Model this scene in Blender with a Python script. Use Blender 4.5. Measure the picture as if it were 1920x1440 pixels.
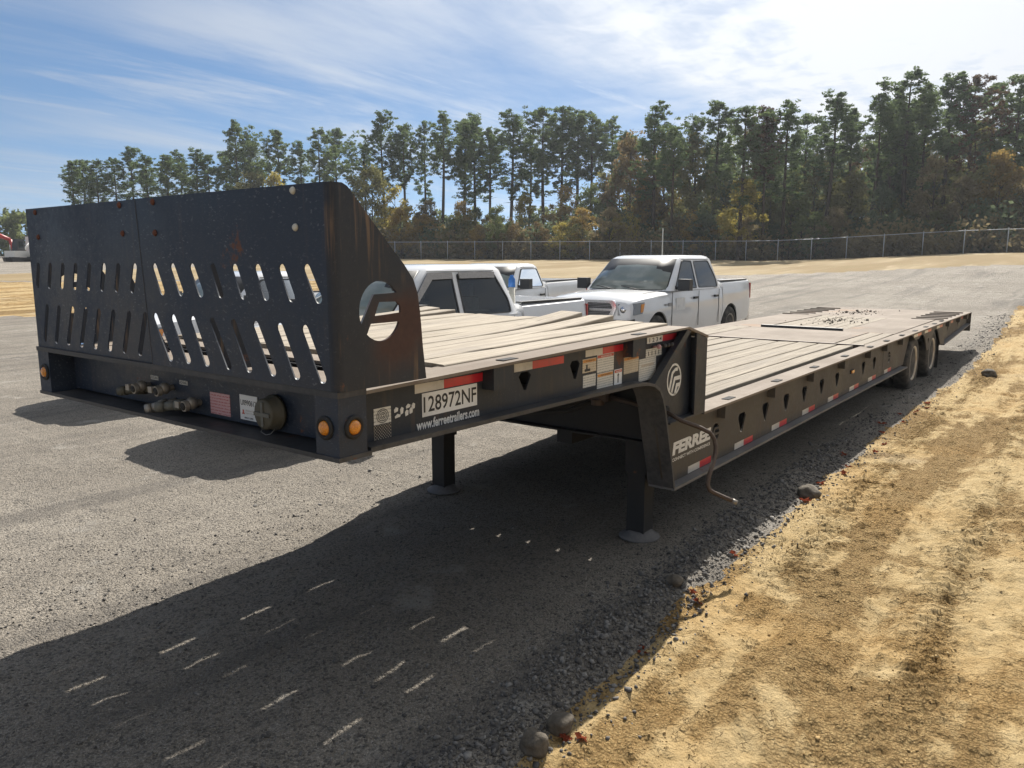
import bpy, bmesh, math, random
import numpy as np
from mathutils import Vector, Matrix
from mathutils.geometry import tessellate_polygon

for o in list(bpy.data.objects): bpy.data.objects.remove(o)
SC = bpy.context.scene
COL = SC.collection
R = math.radians
rnd = random.Random(11)
rng = np.random.default_rng(11)

# ------------------------------------------------------------------ camera, sky, sun, exposure
cam = bpy.data.cameras.new('camera'); co = bpy.data.objects.new('camera', cam); COL.objects.link(co)
co.location = (-1.8877, -2.2509, 2.0228)
co.rotation_euler = (math.pi/2 - 0.1595, 0, 0.6493 - math.pi/2)
cam.sensor_width = 36.0; cam.lens = 36.0*1460.4/1920.0; cam.clip_start = 0.05; cam.clip_end = 3000
SC.camera = co
SUN = Vector((1.09, 0.39, 1.0)).normalized()
SUN_EL = math.asin(SUN.z); SUN_ROT = math.atan2(SUN.x, SUN.y)
W = bpy.data.worlds.new('World'); SC.world = W; W.use_nodes = True
def build_world():
    nt = W.node_tree; N = nt.nodes; Lk = nt.links; N.clear()
    out = N.new('ShaderNodeOutputWorld')
    sky = N.new('ShaderNodeTexSky'); sky.sky_type = 'NISHITA'; sky.sun_disc = False
    sky.sun_elevation = SUN_EL; sky.sun_rotation = SUN_ROT; sky.air_density = 1.0; sky.dust_density = 0.15; sky.ozone_density = 1.6; sky.altitude = 100
    bg = N.new('ShaderNodeBackground'); bg.inputs[1].default_value = 0.050
    tc = N.new('ShaderNodeTexCoord')
    sep = N.new('ShaderNodeSeparateXYZ'); Lk.new(tc.outputs['Generated'], sep.inputs[0])
    def M(op, a, b=None, c=None):
        n = N.new('ShaderNodeMath'); n.operation = op
        for i, v in enumerate((a, b, c)):
            if v is None: continue
            if isinstance(v, (int, float)): n.inputs[i].default_value = v
            else: Lk.new(v, n.inputs[i])
        return n.outputs[0]
    def ramp(v, a, b):
        n = N.new('ShaderNodeMapRange'); n.interpolation_type = 'SMOOTHSTEP'
        Lk.new(v, n.inputs[0]); n.inputs[1].default_value = a; n.inputs[2].default_value = b
        return n.outputs[0]
    # cloud layer seen as a plane high above the place: direction / height
    z = M('MAXIMUM', sep.outputs[2], 0.0); zz = M('ADD', z, 0.06)
    px = M('DIVIDE', sep.outputs[0], zz); py = M('DIVIDE', sep.outputs[1], zz)
    cmb = N.new('ShaderNodeCombineXYZ'); Lk.new(px, cmb.inputs[0]); Lk.new(py, cmb.inputs[1])
    def noise(scale, detail, rough, mapscale=(1,1,1), rot=0, loc=(0,0,0), dist=0):
        mp = N.new('ShaderNodeMapping'); Lk.new(cmb.outputs[0], mp.inputs[0])
        mp.inputs['Scale'].default_value = mapscale; mp.inputs['Rotation'].default_value = (0,0,rot); mp.inputs['Location'].default_value = loc
        t = N.new('ShaderNodeTexNoise'); Lk.new(mp.outputs[0], t.inputs[0])
        t.inputs['Scale'].default_value = scale; t.inputs['Detail'].default_value = detail; t.inputs['Roughness'].default_value = rough
        t.inputs['Distortion'].default_value = dist
        return t.outputs[0]
    # long cirrus bands, wispy, running across the view
    a = noise(0.9, 9, 0.62, (0.30, 1.0, 1), R(50), (3.1, 1.7, 0), 0.5)
    b = noise(0.22, 3, 0.5, (1, 1, 1), R(30), (7.3, 2.2, 0))
    cir = M('MULTIPLY', ramp(a, 0.40, 0.70), ramp(b, 0.34, 0.56))
    a2 = noise(2.0, 8, 0.66, (0.22, 1.0, 1), R(40), (1.2, 6.4, 0), 0.4)
    cir = M('MAXIMUM', cir, M('MULTIPLY', ramp(a2, 0.50, 0.74), 0.75))
    # cloud sheet of small puffs on the sunward side
    pf = noise(4.6, 6, 0.6, (1, 1, 1), 0, (0.4, 0.9, 0), 0.35)
    sheet = noise(0.8, 4, 0.55, (1, 1, 1), 0.3, (2.0, 5.5, 0))
    # the sheet lies over the part of the sky right of a line running away from the place
    lin = M('ADD', M('MULTIPLY', px, 0.36), M('MULTIPLY', py, -1.0))
    cover = ramp(M('ADD', lin, M('MULTIPLY', M('SUBTRACT', sheet, 0.5), 1.8)), -1.25, 0.05)
    puff = M('MULTIPLY', cover, M('ADD', M('MULTIPLY', ramp(pf, 0.32, 0.64), 0.42), 0.56))
    dens = M('MINIMUM', M('ADD', M('MULTIPLY', cir, 0.70), puff), 0.97)
    dens = M('MULTIPLY', dens, ramp(z, 0.0, 0.09))
    # brightness of cloud: forward scattering round the sun
    dot = N.new('ShaderNodeVectorMath'); dot.operation = 'DOT_PRODUCT'
    Lk.new(tc.outputs['Generated'], dot.inputs[0]); dot.inputs[1].default_value = SUN
    g = M('POWER', M('MAXIMUM', dot.outputs['Value'], 0.0), 3.0)
    br = M('ADD', 5.4, M('MULTIPLY', g, 8.6))
    cc = N.new('ShaderNodeCombineXYZ')
    Lk.new(M('MULTIPLY', br, 0.97), cc.inputs[0]); Lk.new(br, cc.inputs[1]); Lk.new(M('MULTIPLY', br, 1.04), cc.inputs[2])
    sv = N.new('ShaderNodeCombineXYZ'); Lk.new(sep.outputs[0], sv.inputs[0]); Lk.new(sep.outputs[1], sv.inputs[1]); Lk.new(M('ADD', z, 0.13), sv.inputs[2])
    nv = N.new('ShaderNodeVectorMath'); nv.operation = 'NORMALIZE'; Lk.new(sv.outputs[0], nv.inputs[0]); Lk.new(nv.outputs[0], sky.inputs[0])
    hs = N.new('ShaderNodeHueSaturation'); hs.inputs['Saturation'].default_value = 1.15; hs.inputs['Value'].default_value = 1.14
    Lk.new(sky.outputs[0], hs.inputs['Color'])
    mx = N.new('ShaderNodeMix'); mx.data_type = 'RGBA'
    Lk.new(dens, mx.inputs[0]); Lk.new(hs.outputs[0], mx.inputs[6]); Lk.new(cc.outputs[0], mx.inputs[7])
    Lk.new(mx.outputs[2], bg.inputs[0]); Lk.new(bg.outputs[0], out.inputs[0])
build_world()
sl = bpy.data.lights.new('sun', 'SUN'); sl.energy = 5.0; sl.angle = R(0.53); sl.color = (1.0, 0.945, 0.86)
so = bpy.data.objects.new('sun', sl); COL.objects.link(so); so.rotation_euler = (-SUN).to_track_quat('-Z', 'Y').to_euler()
so.location = (20, 10, 40)
SC.render.engine = 'CYCLES'
SC.render.resolution_x = 1024; SC.render.resolution_y = 768
SC.view_settings.view_transform = 'Standard'; SC.view_settings.look = 'None'
SC.view_settings.exposure = 0.80; SC.view_settings.gamma = 1.0; SC.view_settings.use_curve_mapping = False
SC.cycles.transparent_max_bounces = 12

# ------------------------------------------------------------------ helpers: meshes
def fast_mesh(name, V, F, mats=None, smooth=False):
    """V (n,3), F (m,k) arrays -> mesh"""
    V = np.asarray(V, np.float32); F = np.asarray(F, np.int32)
    me = bpy.data.meshes.new(name); k = F.shape[1]
    me.vertices.add(len(V)); me.vertices.foreach_set('co', V.ravel())
    me.loops.add(F.size); me.loops.foreach_set('vertex_index', F.ravel())
    me.polygons.add(len(F)); me.polygons.foreach_set('loop_start', np.arange(0, F.size, k, dtype=np.int32))
    if smooth: me.polygons.foreach_set('use_smooth', np.ones(len(F), bool))
    me.update(calc_edges=True); me.validate()
    return me
def link(name, me, mat=None, parent=None):
    o = bpy.data.objects.new(name, me); COL.objects.link(o)
    if mat is not None and len(me.materials) == 0: me.materials.append(mat)
    if parent is not None: o.parent = parent
    return o
def empty(name, loc=(0,0,0), rz=0, label=None, cat=None, group=None, rx=0):
    o = bpy.data.objects.new(name, None); COL.objects.link(o); o.location = loc; o.rotation_euler = (rx, 0, rz)
    o.empty_display_size = 0.2
    return tag(o, label, cat, group)
def tag(o, label=None, cat=None, group=None, kind=None):
    if label: o['label'] = label
    if cat: o['category'] = cat
    if group: o['group'] = group
    if kind: o['kind'] = kind
    return o
class MB:
    """collects shapes for ONE mesh"""
    def __init__(s): s.bm = bmesh.new()
    def poly(s, pts): return s.bm.faces.new([s.bm.verts.new(p) for p in pts])
    def box(s, a, b, bev=0):
        x0,y0,z0 = [min(p,q) for p,q in zip(a,b)]; x1,y1,z1 = [max(p,q) for p,q in zip(a,b)]
        return s.hexa([(x0,y0,z0),(x1,y0,z0),(x1,y1,z0),(x0,y1,z0),(x0,y0,z1),(x1,y0,z1),(x1,y1,z1),(x0,y1,z1)])
    def hexa(s, p):
        v = [s.bm.verts.new(q) for q in p]
        for f in ((3,2,1,0),(4,5,6,7),(0,1,5,4),(1,2,6,5),(2,3,7,6),(3,0,4,7)): s.bm.faces.new([v[i] for i in f])
        return s
    def prism(s, pts, off):
        """polygon pts (3d) extruded by off"""
        off = Vector(off); a = [s.bm.verts.new(p) for p in pts]; b = [s.bm.verts.new(Vector(p)+off) for p in pts]
        n = len(pts); s.bm.faces.new(a[::-1]); s.bm.faces.new(b)
        for i in range(n): s.bm.faces.new([a[i], a[(i+1)%n], b[(i+1)%n], b[i]])
        return s
    def tube(s, pts, r, n=10, caps=True):
        pts = [Vector(p) for p in pts]; rr = r if isinstance(r, (list, tuple)) else [r]*len(pts)
        rings = []; ref = None
        for i, p in enumerate(pts):
            d = (pts[min(i+1, len(pts)-1)] - pts[max(i-1, 0)]).normalized()
            if ref is None: ref = d.orthogonal().normalized()
            ref = (ref - d*ref.dot(d)).normalized(); bi = d.cross(ref)
            rings.append([s.bm.verts.new(p + (ref*math.cos(t)+bi*math.sin(t))*rr[i]) for t in (2*math.pi*k/n for k in range(n))])
        for A, B in zip(rings, rings[1:]):
            for k in range(n):
                f = s.bm.faces.new([A[k], A[(k+1)%n], B[(k+1)%n], B[k]]); f.smooth = True
        if caps: s.bm.faces.new(rings[0][::-1]); s.bm.faces.new(rings[-1])
        return s
    def cyl(s, a, b, r, n=16, r2=None): return s.tube([a, b], [r, r if r2 is None else r2], n)
    def lathe(s, prof, origin, axis, n=24):
        """prof: (radius, along axis)"""
        axis = Vector(axis).normalized(); u = axis.orthogonal().normalized(); w = axis.cross(u); o = Vector(origin)
        rings = [[s.bm.verts.new(o + axis*t + (u*math.cos(a)+w*math.sin(a))*max(r, 1e-4)) for a in (2*math.pi*k/n for k in range(n))] for r, t in prof]
        for A, B in zip(rings, rings[1:]):
            for k in range(n):
                f = s.bm.faces.new([A[k], A[(k+1)%n], B[(k+1)%n], B[k]]); f.smooth = True
        s.bm.faces.new(rings[0][::-1]); s.bm.faces.new(rings[-1])
        return s
    def ball(s, c, r, n=10):
        bmesh.ops.create_uvsphere(s.bm, u_segments=n, v_segments=max(6, n//2+1), radius=1.0, matrix=Matrix.Translation(c) @ Matrix.Diagonal((*(r if isinstance(r,(tuple,list)) else (r,r,r)),1)))
        return s
    def build(s, name, mat=None, parent=None, bevel=0, sharp=30, fix=True):
        if bevel:
            es = [e for e in s.bm.edges if len(e.link_faces) == 2 and e.calc_face_angle(0) > R(25)]
            bmesh.ops.bevel(s.bm, geom=es, offset=bevel, segments=2, affect='EDGES', profile=0.6, clamp_overlap=True)
        if fix: bmesh.ops.recalc_face_normals(s.bm, faces=s.bm.faces)
        me = bpy.data.meshes.new(name); s.bm.to_mesh(me); s.bm.free()
        if bevel:
            me.polygons.foreach_set('use_smooth', [True]*len(me.polygons)); me.set_sharp_from_angle(angle=R(sharp))
        return link(name, me, mat, parent)
def plate(loops, thick):
    """2-D outline + holes -> mesh in local XY, z 0..thick (solid sheet with real openings)"""
    cu = bpy.data.curves.new('t', 'CURVE'); cu.dimensions = '2D'; cu.fill_mode = 'BOTH'; cu.extrude = thick/2
    for lp in loops:
        sp = cu.splines.new('POLY'); sp.points.add(len(lp)-1); sp.use_cyclic_u = True
        for i, (x, y) in enumerate(lp): sp.points[i].co = (x, y, 0, 1)
    o = bpy.data.objects.new('t', cu); COL.objects.link(o)
    bpy.context.view_layer.update(); me = bpy.data.meshes.new_from_object(o.evaluated_get(bpy.context.evaluated_depsgraph_get()))
    bpy.data.objects.remove(o); bpy.data.curves.remove(cu)
    return me
def plate_side(name, loops, y, thick, mat, parent):      # outline in (x, z), near face at y
    me = plate(loops, thick); me.transform(Matrix(((1,0,0,0),(0,0,1,y+thick/2),(0,1,0,0),(0,0,0,1)))); me.flip_normals()
    return link(name, me, mat, parent)
def plate_front(name, loops, x, thick, mat, parent):     # outline in (y, z), near face at x
    me = plate(loops, thick); me.transform(Matrix(((0,0,1,x+thick/2),(1,0,0,0),(0,1,0,0),(0,0,0,1))))
    return link(name, me, mat, parent)
_TX = {}
def text_mesh(body, bold=0.0, shear=0.0):
    cu = bpy.data.curves.new('t', 'FONT'); cu.body = body; cu.size = 1; cu.offset = bold; cu.shear = shear; cu.resolution_u = 3; cu.extrude = 0.0
    cu.fill_mode = 'FRONT'
    o = bpy.data.objects.new('t', cu); COL.objects.link(o)
    bpy.context.view_layer.update(); me = bpy.data.meshes.new_from_object(o.evaluated_get(bpy.context.evaluated_depsgraph_get()))
    bpy.data.objects.remove(o); bpy.data.curves.remove(cu)
    co_ = np.empty(len(me.vertices)*3, np.float32); me.vertices.foreach_get('co', co_); co_ = co_.reshape(-1, 3)
    mn, mx = co_.min(0), co_.max(0); co_ -= mn; co_[:, 0] /= max(mx[0]-mn[0], 1e-6); co_[:, 1] /= max(mx[1]-mn[1], 1e-6); co_[:, 2] = 0
    me.vertices.foreach_set('co', co_.ravel()); me.update()
    return me
def text_side(name, body, x0, x1, z0, z1, y, mat, parent, bold=0.0, shear=0.0):
    me = text_mesh(body, bold, shear); me.transform(Matrix(((x1-x0,0,0,x0),(0,0,-1,y),(0,z1-z0,0,z0),(0,0,0,1))))
    return link(name, me, mat, parent)
def text_front(name, body, y0, y1, z0, z1, x, mat, parent, bold=0.0):   # reads towards -y
    me = text_mesh(body, bold); me.transform(Matrix(((0,0,-1,x),(-(y1-y0),0,0,y1),(0,z1-z0,0,z0),(0,0,0,1))))
    return link(name, me, mat, parent)
def ell(cx, cy, rx, ry, n=24, a0=0, a1=360):
    full = abs(a1-a0) >= 360
    return [(cx+rx*math.cos(R(a0+(a1-a0)*k/(n if full else n-1))), cy+ry*math.sin(R(a0+(a1-a0)*k/(n if full else n-1)))) for k in range(n)]
def slot(p, q, w, n=5):
    """rounded slot outline between p and q"""
    p, q = Vector(p), Vector(q); d = (q-p).normalized(); a = math.atan2(d.y, d.x); r = w/2; out = []
    p = p+d*r; q = q-d*r
    for k in range(n+1): t = a - math.pi/2 + math.pi*k/n; out.append((q.x+r*math.cos(t), q.y+r*math.sin(t)))
    for k in range(n+1): t = a + math.pi/2 + math.pi*k/n; out.append((p.x+r*math.cos(t), p.y+r*math.sin(t)))
    return out
def copy_tree(root, name=None):
    c = root.copy(); COL.objects.link(c); 
    for ch in root.children:
        d = ch.copy(); COL.objects.link(d); d.parent = c
        for g in ch.children:
            e = g.copy(); COL.objects.link(e); e.parent = d
    return c
def children_of(root): return list(root.children)

# ------------------------------------------------------------------ helpers: materials
class NT:
    def __init__(s, name):
        s.m = bpy.data.materials.new(name); s.m.use_nodes = True; s.t = s.m.node_tree; s.N = s.t.nodes
        s.b = s.N['Principled BSDF']; s.out = s.N['Material Output']; s._tc = None
    def set(s, **kw):
        nm = dict(color='Base Color', rough='Roughness', metal='Metallic', spec='Specular IOR Level', trans='Transmission Weight', coat='Coat Weight', coatr='Coat Roughness', emit='Emission Color', emits='Emission Strength', alpha='Alpha', ior='IOR')
        for k, v in kw.items():
            i = s.b.inputs[nm[k]]
            if hasattr(v, 'is_linked'): s.t.links.new(v, i)
            else: i.default_value = (*v, 1) if isinstance(v, tuple) and len(v) == 3 else v
        return s
    def tc(s, which='Object'):
        if s._tc is None: s._tc = s.N.new('ShaderNodeTexCoord')
        return s._tc.outputs[which]
    def lk(s, a, b): s.t.links.new(a, b)
    def map(s, scale=(1,1,1), rot=(0,0,0), loc=(0,0,0), src=None):
        n = s.N.new('ShaderNodeMapping'); s.lk(src or s.tc(), n.inputs[0]); n.inputs['Scale'].default_value = scale
        n.inputs['Rotation'].default_value = rot; n.inputs['Location'].default_value = loc; return n.outputs[0]
    def noise(s, scale, detail=4, rough=.55, src=None, dist=0, color=False):
        n = s.N.new('ShaderNodeTexNoise'); s.lk(src or s.tc(), n.inputs[0]); n.inputs['Scale'].default_value = scale
        n.inputs['Detail'].default_value = detail; n.inputs['Roughness'].default_value = rough; n.inputs['Distortion'].default_value = dist
        return n.outputs[1 if color else 0]
    def voro(s, scale, src=None, feature='F1', out='Distance', rand=1):
        n = s.N.new('ShaderNodeTexVoronoi'); n.feature = feature; s.lk(src or s.tc(), n.inputs[0]); n.inputs['Scale'].default_value = scale
        n.inputs['Randomness'].default_value = rand; return n.outputs[out]
    def rng(s, v, a, b, c=0, d=1, smooth=True):
        n = s.N.new('ShaderNodeMapRange'); n.interpolation_type = 'SMOOTHSTEP' if smooth else 'LINEAR'; s.lk(v, n.inputs[0])
        for i, q in enumerate((a, b, c, d)): n.inputs[1+i].default_value = q
        return n.outputs[0]
    def math(s, op, a, b=None):
        n = s.N.new('ShaderNodeMath'); n.operation = op
        for i, v in enumerate((a, b)):
            if v is None: continue
            if isinstance(v, (int, float)): n.inputs[i].default_value = v
            else: s.lk(v, n.inputs[i])
        return n.outputs[0]
    def mix(s, f, a, b, blend='MIX'):
        n = s.N.new('ShaderNodeMix'); n.data_type = 'RGBA'; n.blend_type = blend
        for i, v in ((0, f), (6, a), (7, b)):
            if isinstance(v, (int, float)): n.inputs[i].default_value = v
            elif isinstance(v, tuple): n.inputs[i].default_value = (*v, 1) if len(v) == 3 else v
            else: s.lk(v, n.inputs[i])
        return n.outputs[2]
    def bump(s, h, strength=.5, dist=.01, prev=None):
        n = s.N.new('ShaderNodeBump'); n.inputs['Strength'].default_value = strength; n.inputs['Distance'].default_value = dist
        s.lk(h, n.inputs['Height'])
        if prev is not None: s.lk(prev, n.inputs['Normal'])
        s.lk(n.outputs[0], s.b.inputs['Normal']); return n.outputs[0]
    def objrand(s): return s.N.new('ShaderNodeObjectInfo').outputs['Random']
    def attr(s, name):
        n = s.N.new('ShaderNodeAttribute'); n.attribute_name = name; return n
    def sep(s, v=None):
        n = s.N.new('ShaderNodeSeparateXYZ'); s.lk(v or s.tc(), n.inputs[0]); return n.outputs
def plain(name, color, rough=.5, metal=0, **kw):
    t = NT(name); n = t.noise(35, 3); t.set(color=t.mix(t.rng(n, .3, .7), tuple(c*.88 for c in color), tuple(min(1, c*1.08) for c in color)), rough=rough, metal=metal, **kw); return t.m
# ------------------------------------------------------------------ materials
MAT = {}
def steel(key, base, dust, dustamt, rust=.45, streak=0.0, speck=0.0, rough=.42):
    t = NT(key)
    big = t.noise(1.7, 5, .6); fine = t.noise(28, 5, .62)
    f = t.math('MULTIPLY', t.rng(t.math('ADD', t.math('MULTIPLY', big, .6), t.math('MULTIPLY', fine, .4)), .36, .68), dustamt)
    col = t.mix(f, base, dust)
    if speck:      # bug splashes and stone chips: short slanted flecks
        v = t.noise(95, 2, .5, t.map((1, .5, 1), (0.75, 0, 0)))
        v2 = t.noise(5, 3, .5)
        s = t.math('MULTIPLY', t.rng(v, .60, .72), t.math('MULTIPLY', t.rng(v2, .34, .62), speck*.45))
        col = t.mix(s, col, (.19, .195, .20))
        v3 = t.noise(150, 2, .5, t.map((1, .35, 1), (-0.6, 0, 0))); col = t.mix(t.math('MULTIPLY', t.rng(v3, .55, .75), .28*speck), col, (.085, .095, .11))
    if streak:     # brown water runs down the sheet
        v = t.noise(1.0, 4, .6, t.map((34, 34, 1.6))); v2 = t.noise(4, 3, .5)
        s = t.math('MULTIPLY', t.rng(v, .52, .68), t.math('MULTIPLY', t.rng(v2, .40, .62), streak))
        col = t.mix(s, col, (.135, .088, .055))
    r1 = t.noise(3.1, 6, .68, t.map(loc=(4.2, 1.1, .3))); r2 = t.noise(40, 3, .6)
    m = t.rng(t.math('ADD', r1, t.math('MULTIPLY', t.math('SUBTRACT', r2, .5), .22)), .72-.22*rust, .78-.2*rust)
    col = t.mix(t.math('MULTIPLY', m, .85), col, t.mix(r2, (.085, .030, .018), (.20, .085, .04)))
    if key == 'black_return':   # rust eaten round the cut-out emblem
        dv = t.N.new('ShaderNodeVectorMath'); dv.operation = 'DISTANCE'; t.lk(t.tc(), dv.inputs[0]); dv.inputs[1].default_value = (.34, 0, 1.74)
        dm = t.math('MULTIPLY', t.rng(t.math('ADD', dv.outputs['Value'], t.math('MULTIPLY', t.math('SUBTRACT', r1, .5), .35)), .06, .22, 1, 0), .8); col = t.mix(dm, col, t.mix(r2, (.045, .017, .012), (.10, .045, .028))); m = t.math('MAXIMUM', m, dm)
    t.set(color=col, rough=t.math('ADD', rough, t.math('MULTIPLY', t.math('MAXIMUM', m, f), .4)), spec=.5)
    t.bump(t.math('ADD', t.math('MULTIPLY', fine, .5), t.math('MULTIPLY', r2, .5)), .12, .004)
    MAT[key] = t.m
steel('black_front', (.007, .014, .030), (.030, .043, .068), .80, .24, .12, 1.0, .36)  # blue cast in the black sheets' colours stands in for reflected sky
steel('black_return', (.006, .011, .022), (.034, .036, .042), .7, .44, 1.0, .25, .38)
steel('black_beam', (.006, .011, .021), (.038, .042, .048), .75, .30, .25, .35, .40)
steel('black_lower', (.046, .041, .035), (.10, .083, .066), .9, .20, .30, .0, .50)
steel('black_flange', (.020, .022, .026), (.105, .098, .094), .85, .30, .0, .2, .45)
steel('dark_under', (.010, .010, .011), (.045, .040, .036), .7, .30, .0, .0, .6)
steel('ledge_grey', (.10, .098, .10), (.21, .195, .185), .9, .22, .0, .0, .55)
def deck_steel():
    t = NT('deck_steel'); a = t.noise(1.1, 6, .6); b = t.noise(18, 5, .65); c = t.noise(120, 3, .6)
    g = t.rng(a, .3, .7)
    col = t.mix(g, (.180, .148, .118), (.275, .235, .195)); col = t.mix(t.math('MULTIPLY', t.rng(b, .45, .7), .5), col, (.19, .145, .112))
    r = t.noise(.55, 4, .6, t.map(loc=(.4, 3.3, 0))); col = t.mix(t.math('MULTIPLY', t.rng(r, .60, .70), .6), col, (.34, .19, .095))
    s = t.noise(1.0, 4, .6, t.map((.7, 9, 1))); col = t.mix(t.math('MULTIPLY', t.rng(s, .5, .75), .35), col, (.32, .28, .245))
    col = t.mix(t.math('MULTIPLY', t.rng(c, .55, .7), .4), col, (.12, .10, .09))
    t.set(color=col, rough=.8, spec=.12); t.bump(t.math('ADD', b, c), .25, .004); MAT['deck_steel'] = t.m
deck_steel()
def wood(key, k):
    t = NT(key); rd = t.objrand()
    off = t.N.new('ShaderNodeCombineXYZ'); t.lk(t.math('MULTIPLY', rd, 37.0), off.inputs[0]); t.lk(t.math('MULTIPLY', rd, 91.0), off.inputs[1])
    ad = t.N.new('ShaderNodeVectorMath'); t.lk(t.tc(), ad.inputs[0]); t.lk(off.outputs[0], ad.inputs[1]); src = ad.outputs[0]
    g = t.noise(1.0, 6, .65, t.map((1.2, 42, 42), src=src), .8); g2 = t.noise(1.0, 4, .6, t.map((.5, 9, 9), src=src)); f = t.noise(60, 3, .6, t.map((.35, 1, 1), src=src))
    col = t.mix(t.rng(g, .3, .72), tuple(q*k for q in (.225, .190, .146)), tuple(q*k for q in (.445, .39, .31)))
    col = t.mix(t.math('MULTIPLY', t.rng(g2, .46, .70), .6), col, tuple(q*k for q in (.27, .24, .205)))
    col = t.mix(t.math('MULTIPLY', t.rng(rd, 0, 1), .30), col, tuple(q*k for q in (.36, .31, .25)))
    cr = t.rng(t.noise(1.0, 2, .5, t.map((.8, 26, 26), src=src), .4), .66, .72); col = t.mix(t.math('MULTIPLY', cr, .75), col, (.07, .058, .045))
    ch = t.noise(2.2, 5, .6, src=src); col = t.mix(t.math('MULTIPLY', t.rng(ch, .58, .72), .4), col, (.20, .175, .15))
    t.set(color=col, rough=.85, spec=.2); t.bump(t.math('ADD', t.math('SUBTRACT', g, t.math('MULTIPLY', cr, .8)), t.math('MULTIPLY', f, .5)), .6, .006); MAT[key] = t.m
wood('wood', 1.0); wood('wood_lower', .80)
def tape(key, col):
    t = NT(key); n = t.noise(9, 5, .6); v = t.voro(160); c2 = tuple(c*.55+.02 for c in col)
    t.set(color=t.mix(t.math('MULTIPLY', t.rng(n, .42, .72), .65), col, c2), rough=.3, coat=.3); MAT[key] = t.m
tape('tape_red', (.56, .016, .03)); tape('tape_white', (.60, .57, .52))
def sticker(key, col, ink, amount=.6, band=(260, 90)):
    """aged paper sticker with lines of tiny unreadable print"""
    t = NT(key); z = t.noise(1.0, 1, .5, t.map((band[1], band[1], band[0]))); n = t.noise(7, 4, .6)
    lines = t.N.new('ShaderNodeTexWave'); lines.bands_direction = 'Z'; lines.inputs['Scale'].default_value = 22; t.lk(t.tc(), lines.inputs[0])
    ml = t.math('MULTIPLY', t.rng(lines.outputs[1], .55, .7), t.rng(z, .40, .55))
    c = t.mix(t.math('MULTIPLY', ml, amount), col, ink); c = t.mix(t.math('MULTIPLY', t.rng(n, .48, .72), .5), c, tuple(q*.62 for q in col))
    t.set(color=c, rough=.45); MAT[key] = t.m
sticker('sticker_plain', (.66, .64, .58), (.12, .12, .12)); sticker('sticker_red', (.60, .36, .36), (.42, .05, .07), .85)
sticker('sticker_stained', (.58, .50, .38), (.25, .16, .09)); sticker('sticker_white', (.78, .78, .77), (.2, .2, .2), 0.0)
MAT['print_black'] = plain('print_black', (.02, .02, .022), .5); MAT['print_white'] = plain('print_white', (.72, .71, .68), .5)
MAT['print_orange'] = plain('print_orange', (.62, .27, .06), .5); MAT['print_redink'] = plain('print_redink', (.55, .10, .06), .5)
MAT['print_faded'] = plain('print_faded', (.50, .44, .36), .6)
MAT['rubber'] = plain('rubber', (.022, .021, .020), .75)
def tyre_m():
    t = NT('tyre_rubber'); n = t.noise(9, 5, .6); t.set(color=t.mix(t.rng(n, .35, .7), (.022, .021, .02), (.095, .085, .072)), rough=.85); t.bump(t.noise(60, 3), .2, .004); MAT['tyre'] = t.m
tyre_m()
def rim_m():
    t = NT('dusty_rim'); n = t.noise(6, 5, .6); t.set(color=t.mix(t.rng(n, .35, .7), (.55, .50, .42), (.36, .29, .22)), rough=.5, metal=.15); MAT['rim'] = t.m
rim_m()
def lens(key, c):
    t = NT(key); v = t.voro(180); t.set(color=t.mix(t.rng(v, .1, .7), c, tuple(q*.7 for q in c)), rough=.18, coat=.6, spec=.6); t.bump(v, .25, .002); MAT[key] = t.m
lens('amber_lens', (.85, .30, .02)); lens('red_lens', (.45, .01, .015)); lens('clear_lens', (.26, .275, .285))
MAT['worn_metal'] = plain('worn_metal', (.33, .30, .26), .5, .5); MAT['rusty_bar'] = plain('rusty_bar', (.085, .058, .042), .6, .2)
MAT['grey_cap'] = plain('grey_cap', (.12, .118, .10), .6); MAT['olive_cap'] = plain('olive_cap', (.085, .075, .05), .6)
MAT['pale_plug'] = plain('pale_plug', (.55, .53, .46), .5); MAT['pink_knob'] = plain('pink_knob', (.55, .30, .32), .4)
MAT['hole_shade'] = plain('opening_shade_paint', (.012, .012, .012), .9)  # near-black colour put in for the shade inside openings
def paint_white():
    t = NT('white_paint'); n = t.noise(3.5, 5, .6); s = t.sep()[2]
    d = t.math('MULTIPLY', t.rng(n, .4, .7), .14)
    t.set(color=t.mix(d, (.73, .74, .755), (.55, .51, .45)), rough=.22, coat=.7, coatr=.06, spec=.5); MAT['paint'] = t.m
paint_white()
def clear_glass():
    t = NT('side_glass'); tr = t.N.new('ShaderNodeBsdfTransparent'); tr.inputs[0].default_value = (.36, .43, .44, 1); gl = t.N.new('ShaderNodeBsdfGlossy'); gl.inputs['Roughness'].default_value = .02; gl.inputs[0].default_value = (.9, .95, 1, 1)
    fr = t.N.new('ShaderNodeFresnel'); fr.inputs[0].default_value = 1.6; ms = t.N.new('ShaderNodeMixShader'); t.lk(fr.outputs[0], ms.inputs[0]); t.lk(tr.outputs[0], ms.inputs[1]); t.lk(gl.outputs[0], ms.inputs[2]); t.lk(ms.outputs[0], t.out.inputs[0]); t.N.remove(t.b); MAT['side_glass'] = t.m
clear_glass()
def glass_m():
    t = NT('tinted_glass'); t.set(color=(.02, .03, .035), rough=.03, spec=.6); n = t.noise(2.2, 4); t.set(color=t.mix(t.rng(n, .35, .7), (.012, .018, .022), (.05, .062, .068))); MAT['glass'] = t.m
    t = NT('windscreen_glass'); n = t.noise(1.6, 4); t.set(color=t.mix(t.rng(n, .35, .7), (.19, .225, .215), (.31, .34, .32)), rough=.05, spec=.7); MAT['windscreen'] = t.m  # windscreen's pale tone stands in for the sky reflected in it
glass_m()
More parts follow.
